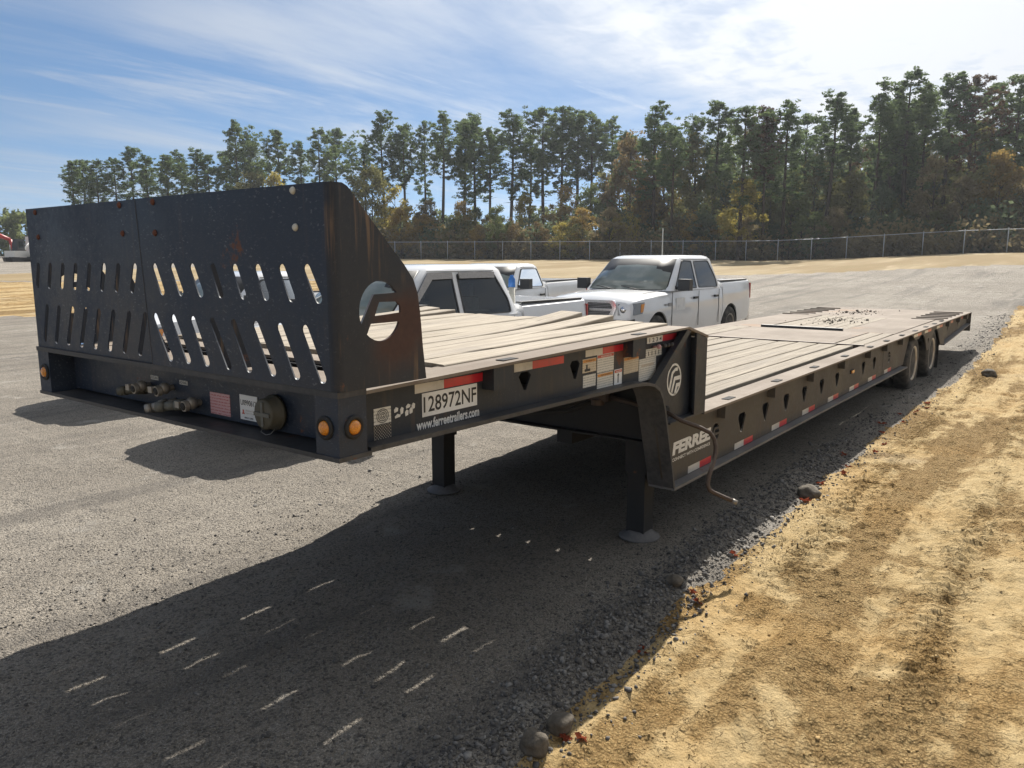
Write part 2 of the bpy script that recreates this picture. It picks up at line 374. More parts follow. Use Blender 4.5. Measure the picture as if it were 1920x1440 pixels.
MAT['chrome'] = plain('chrome', (.72, .72, .74), .12, 1.0); MAT['black_plastic'] = plain('black_plastic', (.022, .022, .023), .45); MAT['grey_plastic'] = plain('grey_plastic', (.30, .30, .31), .4)
MAT['liner'] = plain('wheel_liner', (.015, .015, .015), .85); MAT['galv'] = plain('galvanised', (.46, .48, .50), .5, .2); MAT['wire'] = plain('fence_wire', (.26, .27, .28), .6, .2)
MAT['machine_red'] = plain('machine_red', (.42, .03, .025), .45); MAT['machine_white'] = plain('machine_white', (.70, .69, .66), .4); MAT['machine_dark'] = plain('machine_dark', (.03, .03, .033), .5)
MAT['visor'] = plain('smoked_visor', (.33, .31, .29), .12, .3); MAT['blue_plastic'] = plain('blue_plastic', (.03, .16, .50), .35)

def gravel_m():
    t = NT('gravel'); S = t.sep()
    a = t.noise(.35, 5, .6); b = t.noise(3.0, 6, .65); c = t.noise(26, 5, .7); v = t.voro(75); vc = t.voro(75, out='Color'); v2 = t.voro(210); vc2 = t.voro(210, out='Color')
    hs = t.sep(vc)[0]; hs2 = t.sep(vc2)[1]
    col = t.mix(t.rng(a, .35, .68), (.245, .214, .174), (.365, .325, .27))
    col = t.mix(t.math('MULTIPLY', t.rng(b, .40, .66), .40), col, (.185, .165, .14))
    # single chips darker and lighter than the fines
    col = t.mix(t.math('MULTIPLY', t.rng(hs2, .50, 1.0), .60), col, (.50, .46, .40))
    col = t.mix(t.math('MULTIPLY', t.rng(hs, .62, .92), .70), col, (.095, .088, .080))
    tr = t.noise(1.0, 4, .6, t.map((.10, 1.3, 1), (0, 0, R(-6)))); col = t.mix(t.math('MULTIPLY', t.rng(tr, .50, .66), .55), col, (.14, .127, .112))
    w = t.noise(1.6, 5, .7, t.map(loc=(9, 3, 0))); col = t.mix(t.math('MULTIPLY', t.rng(w, .58, .70), .5), col, (.47, .44, .39))
    t.set(color=col, rough=.9, spec=.25)
    n1 = t.bump(t.math('ADD', t.math('MULTIPLY', v, -1.0), t.math('MULTIPLY', c, .9)), 1.0, .017)
    t.bump(t.math('ADD', v2, c), .8, .006, n1); MAT['gravel'] = t.m
gravel_m()
def stone_m(key, cols):
    t = NT(key); at = t.attr('tone'); n = t.noise(60, 4, .6)
    col = t.mix(t.rng(at.outputs['Fac'], 0, 1, smooth=False), cols[0], cols[1]); col = t.mix(t.math('MULTIPLY', t.rng(n, .4, .7), .4), col, tuple(q*.55 for q in cols[0]))
    t.set(color=col, rough=.9, spec=.25); t.bump(n, .3, .003); MAT[key] = t.m
stone_m('stone', ((.085, .080, .076), (.27, .255, .235))); stone_m('clod', ((.33, .215, .088), (.52, .39, .20)))
def rock_m():
    t = NT('rock'); n = t.noise(14, 6, .65); v = t.noise(60, 4); t.set(color=t.mix(t.rng(n, .3, .7), (.070, .060, .048), (.165, .145, .118)), rough=.92, spec=.2); t.bump(t.math('ADD', n, t.math('MULTIPLY', v, .5)), .6, .012); MAT['rock'] = t.m
rock_m()
def dirt_m():
    t = NT('yellow_dirt')
    lane = t.noise(1.0, 4, .55, t.map((.30, 2.3, 1), (0, 0, R(3)), (3, 8, 0))); br = t.noise(3.2, 5, .65, dist=.3)
    cm = t.rng(t.math('ADD', lane, t.math('MULTIPLY', t.math('SUBTRACT', br, .5), .55)), .44, .56)      # 1 = crumbly lane, 0 = packed lane
    b = t.noise(7, 6, .68, dist=.4); c = t.noise(52, 5, .72); v = t.voro(58); v2 = t.voro(23); a = t.noise(.6, 4, .6)
    pack = t.mix(t.rng(b, .34, .66), (.385, .280, .138), (.475, .362, .195))
    crumb = t.mix(t.rng(b, .34, .66), (.300, .200, .085), (.425, .300, .140)); crumb = t.mix(t.math('MULTIPLY', t.rng(v, .30, .62), .50), crumb, (.19, .115, .045))
    col = t.mix(cm, pack, crumb); col = t.mix(t.math('MULTIPLY', t.rng(a, .50, .66), .35), col, (.40, .24, .085))
    g = t.noise(.45, 4, .6, t.map(loc=(5, 2, 0))); col = t.mix(t.math('MULTIPLY', t.rng(g, .58, .72), .5), col, (.33, .27, .20))
    wv = t.N.new('ShaderNodeVectorMath'); t.lk(t.tc(), wv.inputs[0]); sc_ = t.N.new('ShaderNodeVectorMath'); sc_.operation = 'SCALE'; t.lk(t.noise(7, 4, .6, color=True), sc_.inputs[0]); sc_.inputs['Scale'].default_value = .16; t.lk(sc_.outputs[0], wv.inputs[1])
    ck = t.voro(9.0, wv.outputs[0], 'DISTANCE_TO_EDGE'); nz = t.noise(5, 3); crack = t.math('MULTIPLY', t.math('MULTIPLY', t.rng(ck, .0, .020, 1, 0), t.rng(nz, .48, .6)), t.rng(cm, .2, .7, 1, 0))
    col = t.mix(t.math('MULTIPLY', crack, .7), col, (.14, .085, .035)); col = t.mix(t.math('MULTIPLY', t.rng(c, .56, .72), .50), col, (.17, .105, .042))
    t.set(color=col, rough=.95, spec=.12)
    h1 = t.math('ADD', t.math('MULTIPLY', b, .55), t.math('MULTIPLY', cm, .25)); n1 = t.bump(t.math('SUBTRACT', h1, t.math('MULTIPLY', crack, .4)), 1.0, .055)
    n2 = t.bump(t.math('MULTIPLY', t.math('ADD', t.math('MULTIPLY', v, -1.0), t.math('MULTIPLY', v2, -1.2)), t.math('ADD', t.math('MULTIPLY', cm, .9), .1)), 1.0, .030, n1)
    t.bump(c, 1.0, .016, n2); MAT['dirt'] = t.m
dirt_m()
def field_m():
    t = NT('tan_field'); a = t.noise(.16, 5, .6, t.map((.5, 1.6, 1))); b = t.noise(1.6, 6, .65); c = t.noise(.3, 4, .6, t.map((.3, 2.2, 1), (0, 0, R(20)), (3, 4, 0)))
    col = t.mix(t.rng(a, .36, .66), (.235, .172, .092), (.335, .265, .165)); col = t.mix(t.math('MULTIPLY', t.rng(b, .4, .7), .4), col, (.185, .165, .080))
    col = t.mix(t.math('MULTIPLY', t.rng(c, .56, .68), .5), col, (.45, .37, .25))
    t.set(color=col, rough=.95, spec=.1); t.bump(b, .5, .06); MAT['field'] = t.m
field_m()
def litter_m():
    t = NT('leaf_litter'); a = t.noise(.8, 5, .6); b = t.noise(6, 5, .65); col = t.mix(t.rng(a, .35, .65), (.060, .042, .024), (.13, .088, .048)); col = t.mix(t.math('MULTIPLY', t.rng(b, .5, .7), .5), col, (.20, .135, .07))
    t.set(color=col, rough=.95, spec=.1); t.bump(b, .5, .08); MAT['litter'] = t.m
litter_m()
def leaf_m(key, c1, c2, trans=.45, hue=.0):
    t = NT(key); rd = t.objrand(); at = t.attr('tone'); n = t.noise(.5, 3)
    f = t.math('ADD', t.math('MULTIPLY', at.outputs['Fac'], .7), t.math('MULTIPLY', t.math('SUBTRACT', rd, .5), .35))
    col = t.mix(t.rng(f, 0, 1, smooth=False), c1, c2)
    d = t.N.new('ShaderNodeBsdfDiffuse'); tr = t.N.new('ShaderNodeBsdfTranslucent'); ms = t.N.new('ShaderNodeMixShader')
    t.lk(col, d.inputs[0]); t.lk(col, tr.inputs[0]); ms.inputs[0].default_value = trans; t.lk(d.outputs[0], ms.inputs[1]); t.lk(tr.outputs[0], ms.inputs[2])
    t.lk(ms.outputs[0], t.out.inputs[0]); t.N.remove(t.b); MAT[key] = t.m
leaf_m('pine_leaf', (.088, .130, .058), (.215, .270, .112), .52); leaf_m('pine_brown', (.10, .065, .038), (.20, .125, .065), .4)
leaf_m('leaf_green', (.105, .135, .055), (.235, .26, .10)); leaf_m('leaf_dark', (.072, .100, .058), (.155, .185, .10), .45)
leaf_m('leaf_olive', (.135, .136, .052), (.29, .27, .105)); leaf_m('leaf_yellow', (.25, .21, .05), (.52, .43, .11), .55)
leaf_m('leaf_gold', (.225, .155, .05), (.45, .325, .105), .55); leaf_m('leaf_tan', (.15, .122, .065), (.33, .27, .145)); leaf_m('leaf_brown', (.135, .100, .050), (.27, .20, .09), .48)
leaf_m('dead_leaf', (.20, .05, .028), (.30, .11, .05), .3)
def bark_m():
    t = NT('bark'); n = t.noise(3, 5, .65, t.map((1, 1, .25))); t.set(color=t.mix(t.rng(n, .3, .7), (.035, .027, .022), (.105, .08, .062)), rough=.95, spec=.1); MAT['bark'] = t.m
bark_m()

# ------------------------------------------------------------------ ground: one height field, cut into lot, dirt bank and field
class VNoise:
    def __init__(s, seed): s.g = np.random.default_rng(seed).random((256, 256)).astype(np.float32)
    def __call__(s, x, y):
        xi = np.floor(x).astype(int); yi = np.floor(y).astype(int); fx = x-xi; fy = y-yi
        fx = fx*fx*fx*(fx*(fx*6-15)+10); fy = fy*fy*fy*(fy*(fy*6-15)+10)
        g = s.g; a = g[xi & 255, yi & 255]; b = g[(xi+1) & 255, yi & 255]; c = g[xi & 255, (yi+1) & 255]; d = g[(xi+1) & 255, (yi+1) & 255]
        return (a*(1-fx)+b*fx)*(1-fy)+(c*(1-fx)+d*fx)*fy - .5
VN = [VNoise(i) for i in range(6)]
def fbm(x, y, s, octv=4, k=0, gain=.5):
    o = 0; a = 1.0
    for i in range(octv): o = o + a*VN[(k+i) % 6](x*s+i*17.3, y*s-i*9.1); s *= 2.03; a *= gain
    return o
def sstep(a, b, x): t = np.clip((x-a)/(b-a), 0, 1); return t*t*(3-2*t)
def terrain(x, y):
    x = np.asarray(x, float); y = np.asarray(y, float)
    s = x+.5*y-14; sp = 3*np.log1p(np.exp(np.clip(s/3, -30, 30)))
    sp = np.minimum(sp, 110 + 0*sp)
    return .026*sp + .95*sstep(30, 68, x)*sstep(26, 2, y)*sstep(-120, -40, y)
BX = np.array([-60, -4, .5, 2.3, 4.6, 9.2, 14, 20, 29, 60, 500]); BY = np.array([-2.5, -.72, -.58, -.45, -.37, -.34, -.42, -.30, .10, -2, -40.])
def bank(x): return np.interp(x, BX, BY)
def region(x, y):
    """0 gravel, 1 dirt bank, 2 field"""
    jag = .05*fbm(x, y, 6, 3, 1)+.10*fbm(x, y, 1.4, 2, 3)
    r = np.zeros(np.shape(x), int)
    r[(y < bank(x)+jag)] = 1
    far = (x+.75*y+3*fbm(x, y, .12, 3, 2) > 54) & (y < 60) & ((y > bank(x)) | (x > 40)); r[far] = 2
    lp = (y > 26+2*fbm(x, y, .2, 3, 4)) & (y < 50+5*fbm(x, y, .1, 3, 2)) & (x < 30) & (x > -40) & (x+.75*y < 53); r[lp] = 1
    fx = np.interp(y, [-40, -2.8, 4.4, 28.5, 60.7, 135, 200], [73, 72.6, 72.3, 71.8, 60.1, 49.5, 45]); r[(x > fx+.3) | (y > 140) | (y < -60) | (x < -120)] = 3
    return r
def height(x, y):
    b = y-bank(x); near = np.exp(-((x-1)**2+y**2)/900.)
    h = terrain(x, y)
    g = .018*fbm(x, y, .9, 3, 0)+near*(.013*fbm(x, y, 5.5, 3, 2)+.006*fbm(x, y, 21, 2, 4))
    ridge = np.exp(-((b-.20)/.17)**2)*(.055+.06*fbm(x, y, 2.2, 3, 5))*sstep(-8, -2, x)*sstep(45, 30, x)
    dt = sstep(.02, -.12, b)
    d = .03*sstep(0, -.5, b)+.10*sstep(-.3, -2.2, b)+.035*fbm(x, y, 1.3, 4, 1)+near*(.038*fbm(x*.35, y*3.2, 1.6, 4, 5, .55)+.05*np.maximum(fbm(x, y*1.3, 11, 3, 2, .65)-.20, 0))+near*(.016*fbm(x, y*1.5, 4.2, 4, 3, .68)+.018*np.abs(fbm(x, y*1.6, 13, 3, 0, .6))*sstep(-.25, .15, fbm(x, y, .9, 2, 4))+.012*fbm(x, y, 24, 2, 2))
    rut = .022*np.sin((x+.35*b+.15*fbm(x, y, 1, 2, 2))*70)*(np.exp(-((b+.36)/.15)**2)*sstep(2.2, 3.4, x)+.7*np.exp(-((b+1.25)/.16)**2)*sstep(1.0, 2.0, x))-.03*np.exp(-((b+.95)/.10)**2)
    return h+(1-dt)*(g+np.maximum(ridge, 0))+dt*(d+rut)
def axis(lo, hi, segs):
    """segs: (upto, step) growing outwards"""
    out = [lo]
    for a, st in segs:
        n = max(1, int(round((a-out[-1])/st))); out += list(np.linspace(out[-1], a, n+1)[1:])
    return np.array(out)
gx = axis(-150, 400, [(-40, 10), (-12, 2), (-4, .35), (-.4, .06), (5.5, .024), (14, .05), (30, .25), (80, 1.0), (130, 4), (400, 18)])
gy = axis(-150, 400, [(-40, 10), (-8, 1.2), (-3.4, .15), (-2.0, .04), (-.3, .020), (3.0, .028), (7, .06), (16, .25), (60, 1.0), (140, 4), (400, 18)])
X, Y = np.meshgrid(gx, gy, indexing='ij'); Zg = height(X, Y)
nx, ny = X.shape; ids = np.arange(nx*ny).reshape(nx, ny)
Vg = np.stack([X, Y, Zg], -1).reshape(-1, 3)
Fg = np.stack([ids[:-1, :-1], ids[1:, :-1], ids[1:, 1:], ids[:-1, 1:]], -1).reshape(-1, 4)
cxy = Vg[Fg].mean(1); reg = region(cxy[:, 0], cxy[:, 1])
for k, nm, mt, lb in ((0, 'gravel_lot', 'gravel', 'grey crushed gravel lot under the trailer and trucks'), (1, 'dirt_bank', 'dirt', 'yellow dry dirt bank beside the gravel'), (2, 'field', 'field', 'tan dry grass field before the fence'), (3, 'forest_floor', 'litter', 'brown leaf litter under the trees')):
    f = Fg[reg == k]; u, inv = np.unique(f, return_inverse=True)
    o = link(nm, fast_mesh(nm, Vg[u], inv.reshape(-1, 4), smooth=True), MAT[mt]); tag(o, lb, None, None, 'structure')
def gz(x, y): return float(height(np.array([x], float), np.array([y], float))[0])
def tz(x, y): return float(terrain(x, y))

# loose stones
def ico():
    bm = bmesh.new(); bmesh.ops.create_icosphere(bm, subdivisions=1, radius=1); v = np.array([q.co for q in bm.verts]); f = np.array([[q.index for q in p.verts] for p in bm.faces]); bm.free(); return v, f
IV, IF = ico()
def rand_rot(n):
    q = rng.normal(size=(n, 4)); q /= np.linalg.norm(q, axis=1)[:, None]; w, x, y, z = q.T
    return np.stack([1-2*(y*y+z*z), 2*(x*y-z*w), 2*(x*z+y*w), 2*(x*y+z*w), 1-2*(x*x+z*z), 2*(y*z-x*w), 2*(x*z-y*w), 2*(y*z+x*w), 1-2*(x*x+y*y)], -1).reshape(n, 3, 3)
def scatter(name, P, size, mat, label, sink=.25, flat=.7):
    n = len(P); J = 1+np.clip(rng.normal(0, .30, (n, len(IV), 1)), -.5, .6); S = size[:, None, None]*(np.array([1, .74, flat*.85])*rng.uniform(.6, 1.3, (n, 1, 3)))
    V = np.einsum('nij,nkj->nki', rand_rot(n), IV[None]*J*S); V[:, :, 2] *= .85
    Z = height(P[:, 0], P[:, 1]); V += np.stack([P[:, 0], P[:, 1], Z+size*(.5-sink)], -1)[:, None]
    F = (IF[None]+(np.arange(n)*len(IV))[:, None, None]).reshape(-1, 3)
    me = fast_mesh(name, V.reshape(-1, 3), F); a = me.attributes.new('tone', 'FLOAT', 'POINT'); a.data.foreach_set('value', np.repeat(rng.random(n)**1.6, len(IV)).astype(np.float32))
    return tag(link(name, me, MAT[mat]), label, None, None, 'stuff')
def sc_pts(n, xr, fn):
    x = rng.uniform(*xr, n); return np.stack([x, fn(x)], -1)
# windrow of loose stone along the edge of the lot, and finer stone over the lot near by
p = sc_pts(15000, (-1.2, 9), lambda x: bank(x)+.19+rng.normal(0, .15, len(x))); p = p[rng.random(len(p)) < np.exp(-np.maximum(p[:, 0]-2, 0)/4)]
p2 = sc_pts(2600, (5, 26), lambda x: bank(x)+.2+rng.normal(0, .2, len(x)))
p3_ = sc_pts(900, (-.6, 7), lambda x: bank(x)+.14+rng.normal(0, .13, len(x))); A = np.concatenate([p, p2, p3_]); s = np.clip(rng.lognormal(-5.0, .45, len(A)), .003, .024); s[len(p):] *= 1.35; s[-900:] = rng.uniform(.010, .022, 900)
scatter('loose_stones', A, s, 'stone', 'loose grey stones heaped along the edge of the gravel lot')
q = np.stack([rng.uniform(-.8, 5, 26000), rng.uniform(-.6, 3.6, 26000)], -1); q = q[(q[:, 1] > bank(q[:, 0])+.05)]; q = q[rng.random(len(q)) < np.clip(1.15-np.hypot(q[:, 0]+1.9, q[:, 1]+2.2)/7.5, .05, 1)]
scatter('gravel_chips', q, np.clip(rng.lognormal(-5.45, .48, len(q)), .002, .02), 'stone', 'small gravel chips lying on the lot', .3)
q = np.stack([rng.uniform(-.8, 12, 34000), np.zeros(34000)], -1); q[:, 1] = bank(q[:, 0])-.02-np.abs(rng.normal(0, .95, 34000)); q = q[rng.random(len(q)) < np.clip(1.3-np.hypot(q[:, 0]+1.9, q[:, 1]+2.2)/9, .12, 1)*np.clip(.35+4*fbm(q[:, 0]*.4, q[:, 1]*2.4, 1.2, 3, 1), .08, 1)]
scatter('dirt_clods', q, np.clip(rng.lognormal(-5.75, .5, len(q)), .0015, .018), 'clod', 'small clods and pebbles lying on the dirt bank', .35)
def rock(name, x, y, r, seed, label, sink=.35):
    bm = bmesh.new(); bmesh.ops.create_icosphere(bm, subdivisions=3, radius=1); g = random.Random(seed); ph = [g.uniform(0, 6) for _ in range(9)]
    for v in bm.verts:
        d = v.co.normalized(); k = 1+.16*abs(math.sin(2.9*d.x+2*d.z+ph[5]))-.14*abs(math.sin(2.5*d.y-3*d.z+ph[6]))+.12*math.sin(2.3*d.x+ph[0])+.10*math.sin(3.1*d.y+ph[1])+.08*math.sin(4*d.z+ph[2])+.05*math.sin(7*d.x+5*d.y+ph[3])+.04*math.sin(9*d.z-6*d.y+ph[4])
        v.co = Vector((d.x*r[0]*k, d.y*r[1]*k, d.z*r[2]*k))
    for f in bm.faces: f.smooth = True
    me = bpy.data.meshes.new(name); bm.to_mesh(me); bm.free(); o = link(name, me, MAT['rock']); o.location = (x, y, gz(x, y)+r[2]*(1-sink*2)+.01); return tag(o, label, 'rock', 'rocks at the gravel edge')
rock('rock', .50, -.55, (.062, .052, .048), 1, 'round grey brown rock nearest the camera at the gravel edge')
rock('rock', .71, -.545, (.075, .05, .040), 5, 'flatter grey brown rock just behind the round one at gravel edge')
rock('rock', 4.72, -.40, (.10, .075, .075), 8, 'dark rock at gravel edge beyond the crank handle')
rock('rock', 2.28, -.33, (.055, .05, .035), 9, 'small dark rock in the gravel windrow beside the red leaves')
rock('rock', 13.3, -.80, (.16, .10, .07), 12, 'dark flat stone lying on the dirt near the rear wheels')
def leaf(x, y, s, rz, tilt, label):
    mb = MB(); pts = []
    for k in range(14):
        a = 2*math.pi*k/14; r = s*(1.0 if k % 2 == 0 else .52)*(1.25 if k == 0 else 1); pts.append((r*math.cos(a), r*math.sin(a)*.8, .18*s*math.sin(3*a)+.12*s*math.cos(2*a)))
    c = mb.bm.verts.new((0, 0, -.12*s)); vs = [mb.bm.verts.new(p_) for p_ in pts]
    for k in range(14): mb.bm.faces.new([c, vs[k], vs[(k+1) % 14]])
    mb.tube([(-.5*s, 0, 0), (-1.6*s, .1*s, .1*s)], .03*s, 4)
    o = mb.build('fallen_leaf', MAT['dead_leaf']); o.location = (x, y, gz(x, y)+s*.35); o.rotation_euler = (tilt, tilt*.6, rz)
    return tag(o, label, 'leaf', 'dry red leaves along the gravel edge')
leaf(2.24, -.50, .045, .4, .5, 'dry red leaf curled at the shadow edge left of the stone row')
leaf(2.30, -.44, .035, 2.2, -.4, 'small dry red leaf touching the stone row near the shadow edge')
leaf(1.49, -.53, .035, 1.4, .4, 'pale brown leaf on the shaded gravel edge, midway to the rocks')
leaf(1.54, -.50, .028, 3.4, -.5, 'smaller pale brown leaf beside the one midway to the rocks')
leaf(.70, -.66, .045, .9, .3, 'dry brown leaf in front of the flatter rock')
leaf(.66, -.60, .038, 2.7, -.5, 'dry brown leaf between the two nearest rocks')
leaf(3.05, -.40, .05, .2, .4, 'dry rust red leaf on the sunlit stones below the crank handle')
leaf(4.56, -.42, .06, 1.2, .5, 'orange red leaf lying in front of the dark rock')
for k in range(14):
    x = 5.2+k*.42+rnd.uniform(-.15, .15); leaf(x, float(bank(x))-.02+rnd.uniform(-.1, .12), .035+rnd.uniform(0, .02), rnd.uniform(0, 6), rnd.uniform(-.5, .5), 'dry red leaf, %s past the dark rock in the litter line along the gravel edge' % 'first second third fourth fifth sixth seventh eighth ninth tenth eleventh twelfth thirteenth fourteenth'.split()[k])
# ------------------------------------------------------------------ the trailer (x back from its front face, near side y = 0)
T = empty('lowboy_trailer', (0, 0, 0), 0, 'long black gooseneck drop deck trailer with slotted steel headboard and wooden deck', 'trailer')
B = MAT
WD, LW = 2.59, 3.0                       # width of gooseneck and of lower deck
ZT = lambda x: 1.515+.0155*x             # top of upper deck frame
def part(mb, name, mat, bevel=0): return mb.build(name, B[mat], T, bevel)
MAT['rust'] = plain('rust', (.13, .045, .025), .85)
# headboard: two sheets with real slots
top_row, bot_row = (2.002, 1.859), (1.773, 1.558)
Lslots = [(2.487,2.533),(2.337,2.386),(2.185,2.234),(2.038,2.085),(1.887,1.933),(1.735,1.784),(1.588,1.638),(1.432,1.485)]
Rslots = [(1.240,1.171),(1.087,1.013),(.929,.855),(.768,.706),(.612,.546),(.456,.392),(.301,.231),(.151,.070)]
Lbot = [(2.423,2.503),(2.277,2.358),(2.117,2.215),(1.966,2.063),(1.824,1.909),(1.674,1.755),(1.518,1.605),(1.366,1.455)]
Rbot = [(1.266,1.137),(1.110,.989),(.950,.841),(.799,.676),(.642,.531),(.489,.370),(.331,.219),(.176,.064)]
sl_ = lambda L, zz, w: [slot((a, zz[0]), (b, zz[1]), w) for a, b in L]
holeL = [ell(y_, z_, .014, .014, 10) for y_, z_ in ((2.467,2.273),(2.456,2.14),(1.538,2.275),(1.526,2.142))]
holeR = [ell(y_, z_, .013, .013, 10) for y_, z_ in ((1.206,2.275),(1.205,2.138))]
plate_front('headboard_sheet', [[(2.59,1.53),(2.59,2.295),(1.352,2.296),(1.296,1.53)]]+sl_(Lslots, top_row, .040)+sl_(Lbot, bot_row, .040), .008, .006, B['black_front'], T)
plate_front('headboard_sheet', [[(1.31,1.53),(1.366,2.296),(.03,2.296),(.03,1.53)]]+sl_(Rslots, top_row, .039)+sl_(Rbot, bot_row, .039), -.006, .006, B['black_front'], T)
mb = MB(); mb.hexa([(-.008,1.3085,1.531),(-.006,1.3125,1.531),(.007,1.3125,1.531),(.007,1.3085,1.531),(-.008,1.3645,2.295),(-.006,1.3685,2.295),(.007,1.3685,2.295),(.007,1.3645,2.295)]); part(mb, 'edge_highlight', 'ledge_grey')  # pale strip paints the lit edge where the sheets lap
mb = MB()                                 # rolled corner between front sheet and side sheet
for k in range(6):
    a0, a1 = R(90*k/6), R(90*(k+1)/6); r = .036
    P0, P1 = (.030-r*math.cos(a0), .030-r*math.sin(a0)), (.030-r*math.cos(a1), .030-r*math.sin(a1))
    mb.hexa([(*P0,1.53),(*P1,1.53),(P1[0]+.008,P1[1]+.008,1.53),(P0[0]+.008,P0[1]+.008,1.53),(*P0,2.296),(*P1,2.296),(P1[0]+.008,P1[1]+.008,2.296),(P0[0]+.008,P0[1]+.008,2.296)])
part(mb, 'headboard_corner', 'black_return')
ret = [(.03,1.527),(.03,2.296),(.05,2.296),(.075,2.285),(.107,2.253),(.175,2.183),(.294,2.061),(.357,2.001),(.409,1.939),(.431,1.885),(.443,1.812),(.449,1.753),(.457,1.66),(.474,1.527)]
circ = lambda a0, a1, n: ell(.223, 1.822, .109, .117, n, a0, a1)
h_top = circ(36, 203, 18)+[(.190,1.887),(.296,1.890)]
h_mid = [(.217,1.857),(.312,1.855)]+circ(15, -6, 4)[1:]+[(.193,1.804)]
h_bot = [(.171,1.775),(.320,1.775)]+circ(-26, -132, 14)
for y_ in (-.006, WD-.004): plate_side('headboard_return', [ret, h_top, h_mid, h_bot], y_, .010, B['black_return'], T)
for y_, z_, x_ in ((2.467,2.273,.008),(2.456,2.14,.008),(1.538,2.275,.008),(1.526,2.142,.008),(1.206,2.275,-.006),(1.205,2.138,-.006)):
    mb = MB(); mb.lathe([(.001,-.009),(.009,-.009),(.014,-.004),(.016,0),(.001,0)], (x_, y_, z_), (1,0,0), 10); part(mb, 'rusty_bolt', 'rust')
for y_, z_ in ((.203,2.274),(.197,2.139)):
    mb = MB(); mb.lathe([(.001,-.010),(.009,-.010),(.014,-.004),(.015,0),(.001,0)], (-.006, y_, z_), (1,0,0), 14); part(mb, 'hole_plug', 'pale_plug')
for y_ in (.85, 1.70):                    # stiffeners behind the headboard
    mb = MB(); mb.prism([(.02,y_,1.53),(.30,y_,1.53),(.05,y_,2.1),(.02,y_,2.1)], (0,.010,0)); part(mb, 'headboard_stiffener', 'black_return')
# front beam
mb = MB(); mb.box((-.004,-.004,1.505),(.14,WD+.004,1.529)); part(mb, 'front_rail', 'black_flange', .004)
mb = MB(); mb.box((.135,.10,1.285),(.150,WD-.10,1.507)); part(mb, 'front_web', 'black_front')
mb = MB(); mb.box((-.006,-.004,1.258),(.16,WD+.004,1.276)); part(mb, 'bottom_flange', 'black_flange', .004)
for y0, y1 in ((0, .135), (WD-.135, WD)):
    mb = MB(); mb.box((0, y0, 1.274), (.14, y1, 1.507)); part(mb, 'corner_post', 'black_front', .022)
mb = MB(); mb.prism([(.02,.45,1.256),(.02,2.14,1.256),(.06,1.95,1.232),(.06,.64,1.232)], (.75,0,0)); part(mb, 'coupler_plate', 'dark_under')
mb = MB(); mb.lathe([(.001,-.10),(.035,-.10),(.035,-.085),(.025,-.07),(.025,-.02),(.036,-.01),(.036,0),(.001,0)], (.55, 1.295, 1.207), (0,0,1), 16); part(mb, 'kingpin', 'worn_metal')
def marker(c, ax, r=.030, ring=.047):
    c, ax = Vector(c), Vector(ax)
    mb = MB(); mb.lathe([(r, 0),(ring, 0),(ring, .006),(ring-.006, .012),(r+.002, .010),(r, .003)], c, ax, 24); ro = part(mb, 'marker_lamp', 'rubber')
    mb = MB(); mb.lathe([(.001, .022),(r*.5, .021),(r*.85, .015),(r, .004),(r, -.004),(.001, -.004)], c, ax, 20); mb.build('lens', B['amber_lens'], ro)
marker((0,.076,1.385), (-1,0,0)); marker((.073,0,1.385), (0,-1,0)); marker((0,WD-.079,1.388), (-1,0,0))
# sockets and couplings on the front web
fx = .135
mb = MB(); mb.lathe([(.001,-.075),(.058,-.075),(.068,-.068),(.070,-.025),(.078,-.025),(.078,-.010),(.066,-.010),(.066,0),(.001,0)], (fx,.560,1.368), (1,0,0), 28); cap = part(mb, 'round_cover', 'olive_cap')
mb = MB(); mb.box((fx-.080,.552,1.315),(fx-.074,.568,1.421)); mb.box((fx-.083,.507,1.360),(fx-.074,.613,1.376)); mb.build('rib', B['grey_cap'], cap)
mb = MB(); mb.tube([(fx-.04,.60,1.31),(fx-.06,.60,1.285),(fx-.06,.565,1.276),(fx-.06,.53,1.285),(fx-.04,.52,1.31)], .0016, 5); mb.build('wire_tether', B['worn_metal'], cap)
def coupling(name, y, z, ln, tip, mat='grey_cap', r=.021):
    a = Vector((fx, y, z)); d = Vector(tip).normalized()
    mb = MB(); mb.tube([a, a+d*ln*.35], r*.8, 10); mb.tube([a+d*ln*.3, a+d*ln*.55], r*1.25, 6); mb.tube([a+d*ln*.5, a+d*ln*.8], r, 12); mb.tube([a+d*ln*.8, a+d*ln], r*1.15, 12)
    o = part(mb, name, mat)
    mb = MB(); mb.tube([a+d*(ln+.001), a+d*(ln+.004)], r*.75, 12); mb.build('coupler_mouth', B['hole_shade'], o); return o
coupling('hydraulic_coupling', 1.545, 1.372, .24, (-.35,.9,-.10), 'olive_cap'); coupling('hydraulic_coupling', 1.37, 1.325, .15, (-.6,.5,-.2), 'worn_metal', .024)
coupling('hydraulic_coupling', 1.18, 1.335, .20, (-.6,.75,-.08), 'grey_cap', .023)
for y_, z_ in ((1.62,1.382), (1.40,1.392), (1.16,1.345)):     # air hose hand couplings
    mb = MB(); mb.ball((fx-.045,y_,z_), (.03,.028,.03), 12); mb.lathe([(.001,-.09),(.026,-.09),(.028,-.07),(.018,-.06),(.016,0),(.001,0)], (fx,y_,z_), (1,0,.1), 14); mb.box((fx-.10,y_+.02,z_-.018),(fx-.08,y_+.055,z_+.012)); g = part(mb, 'air_coupling', 'worn_metal', .003)
    mb = MB(); mb.lathe([(.001,-.094),(.018,-.094),(.018,-.088),(.001,-.088)], (fx,y_,z_), (1,0,.1), 14); mb.build('seal', B['rubber'], g)
def label_front(name, y0, y1, z0, z1, mat, x=.1325):
    mb = MB(); mb.box((x,y0,z0),(x+.003,y1,z1)); return part(mb, name, mat)
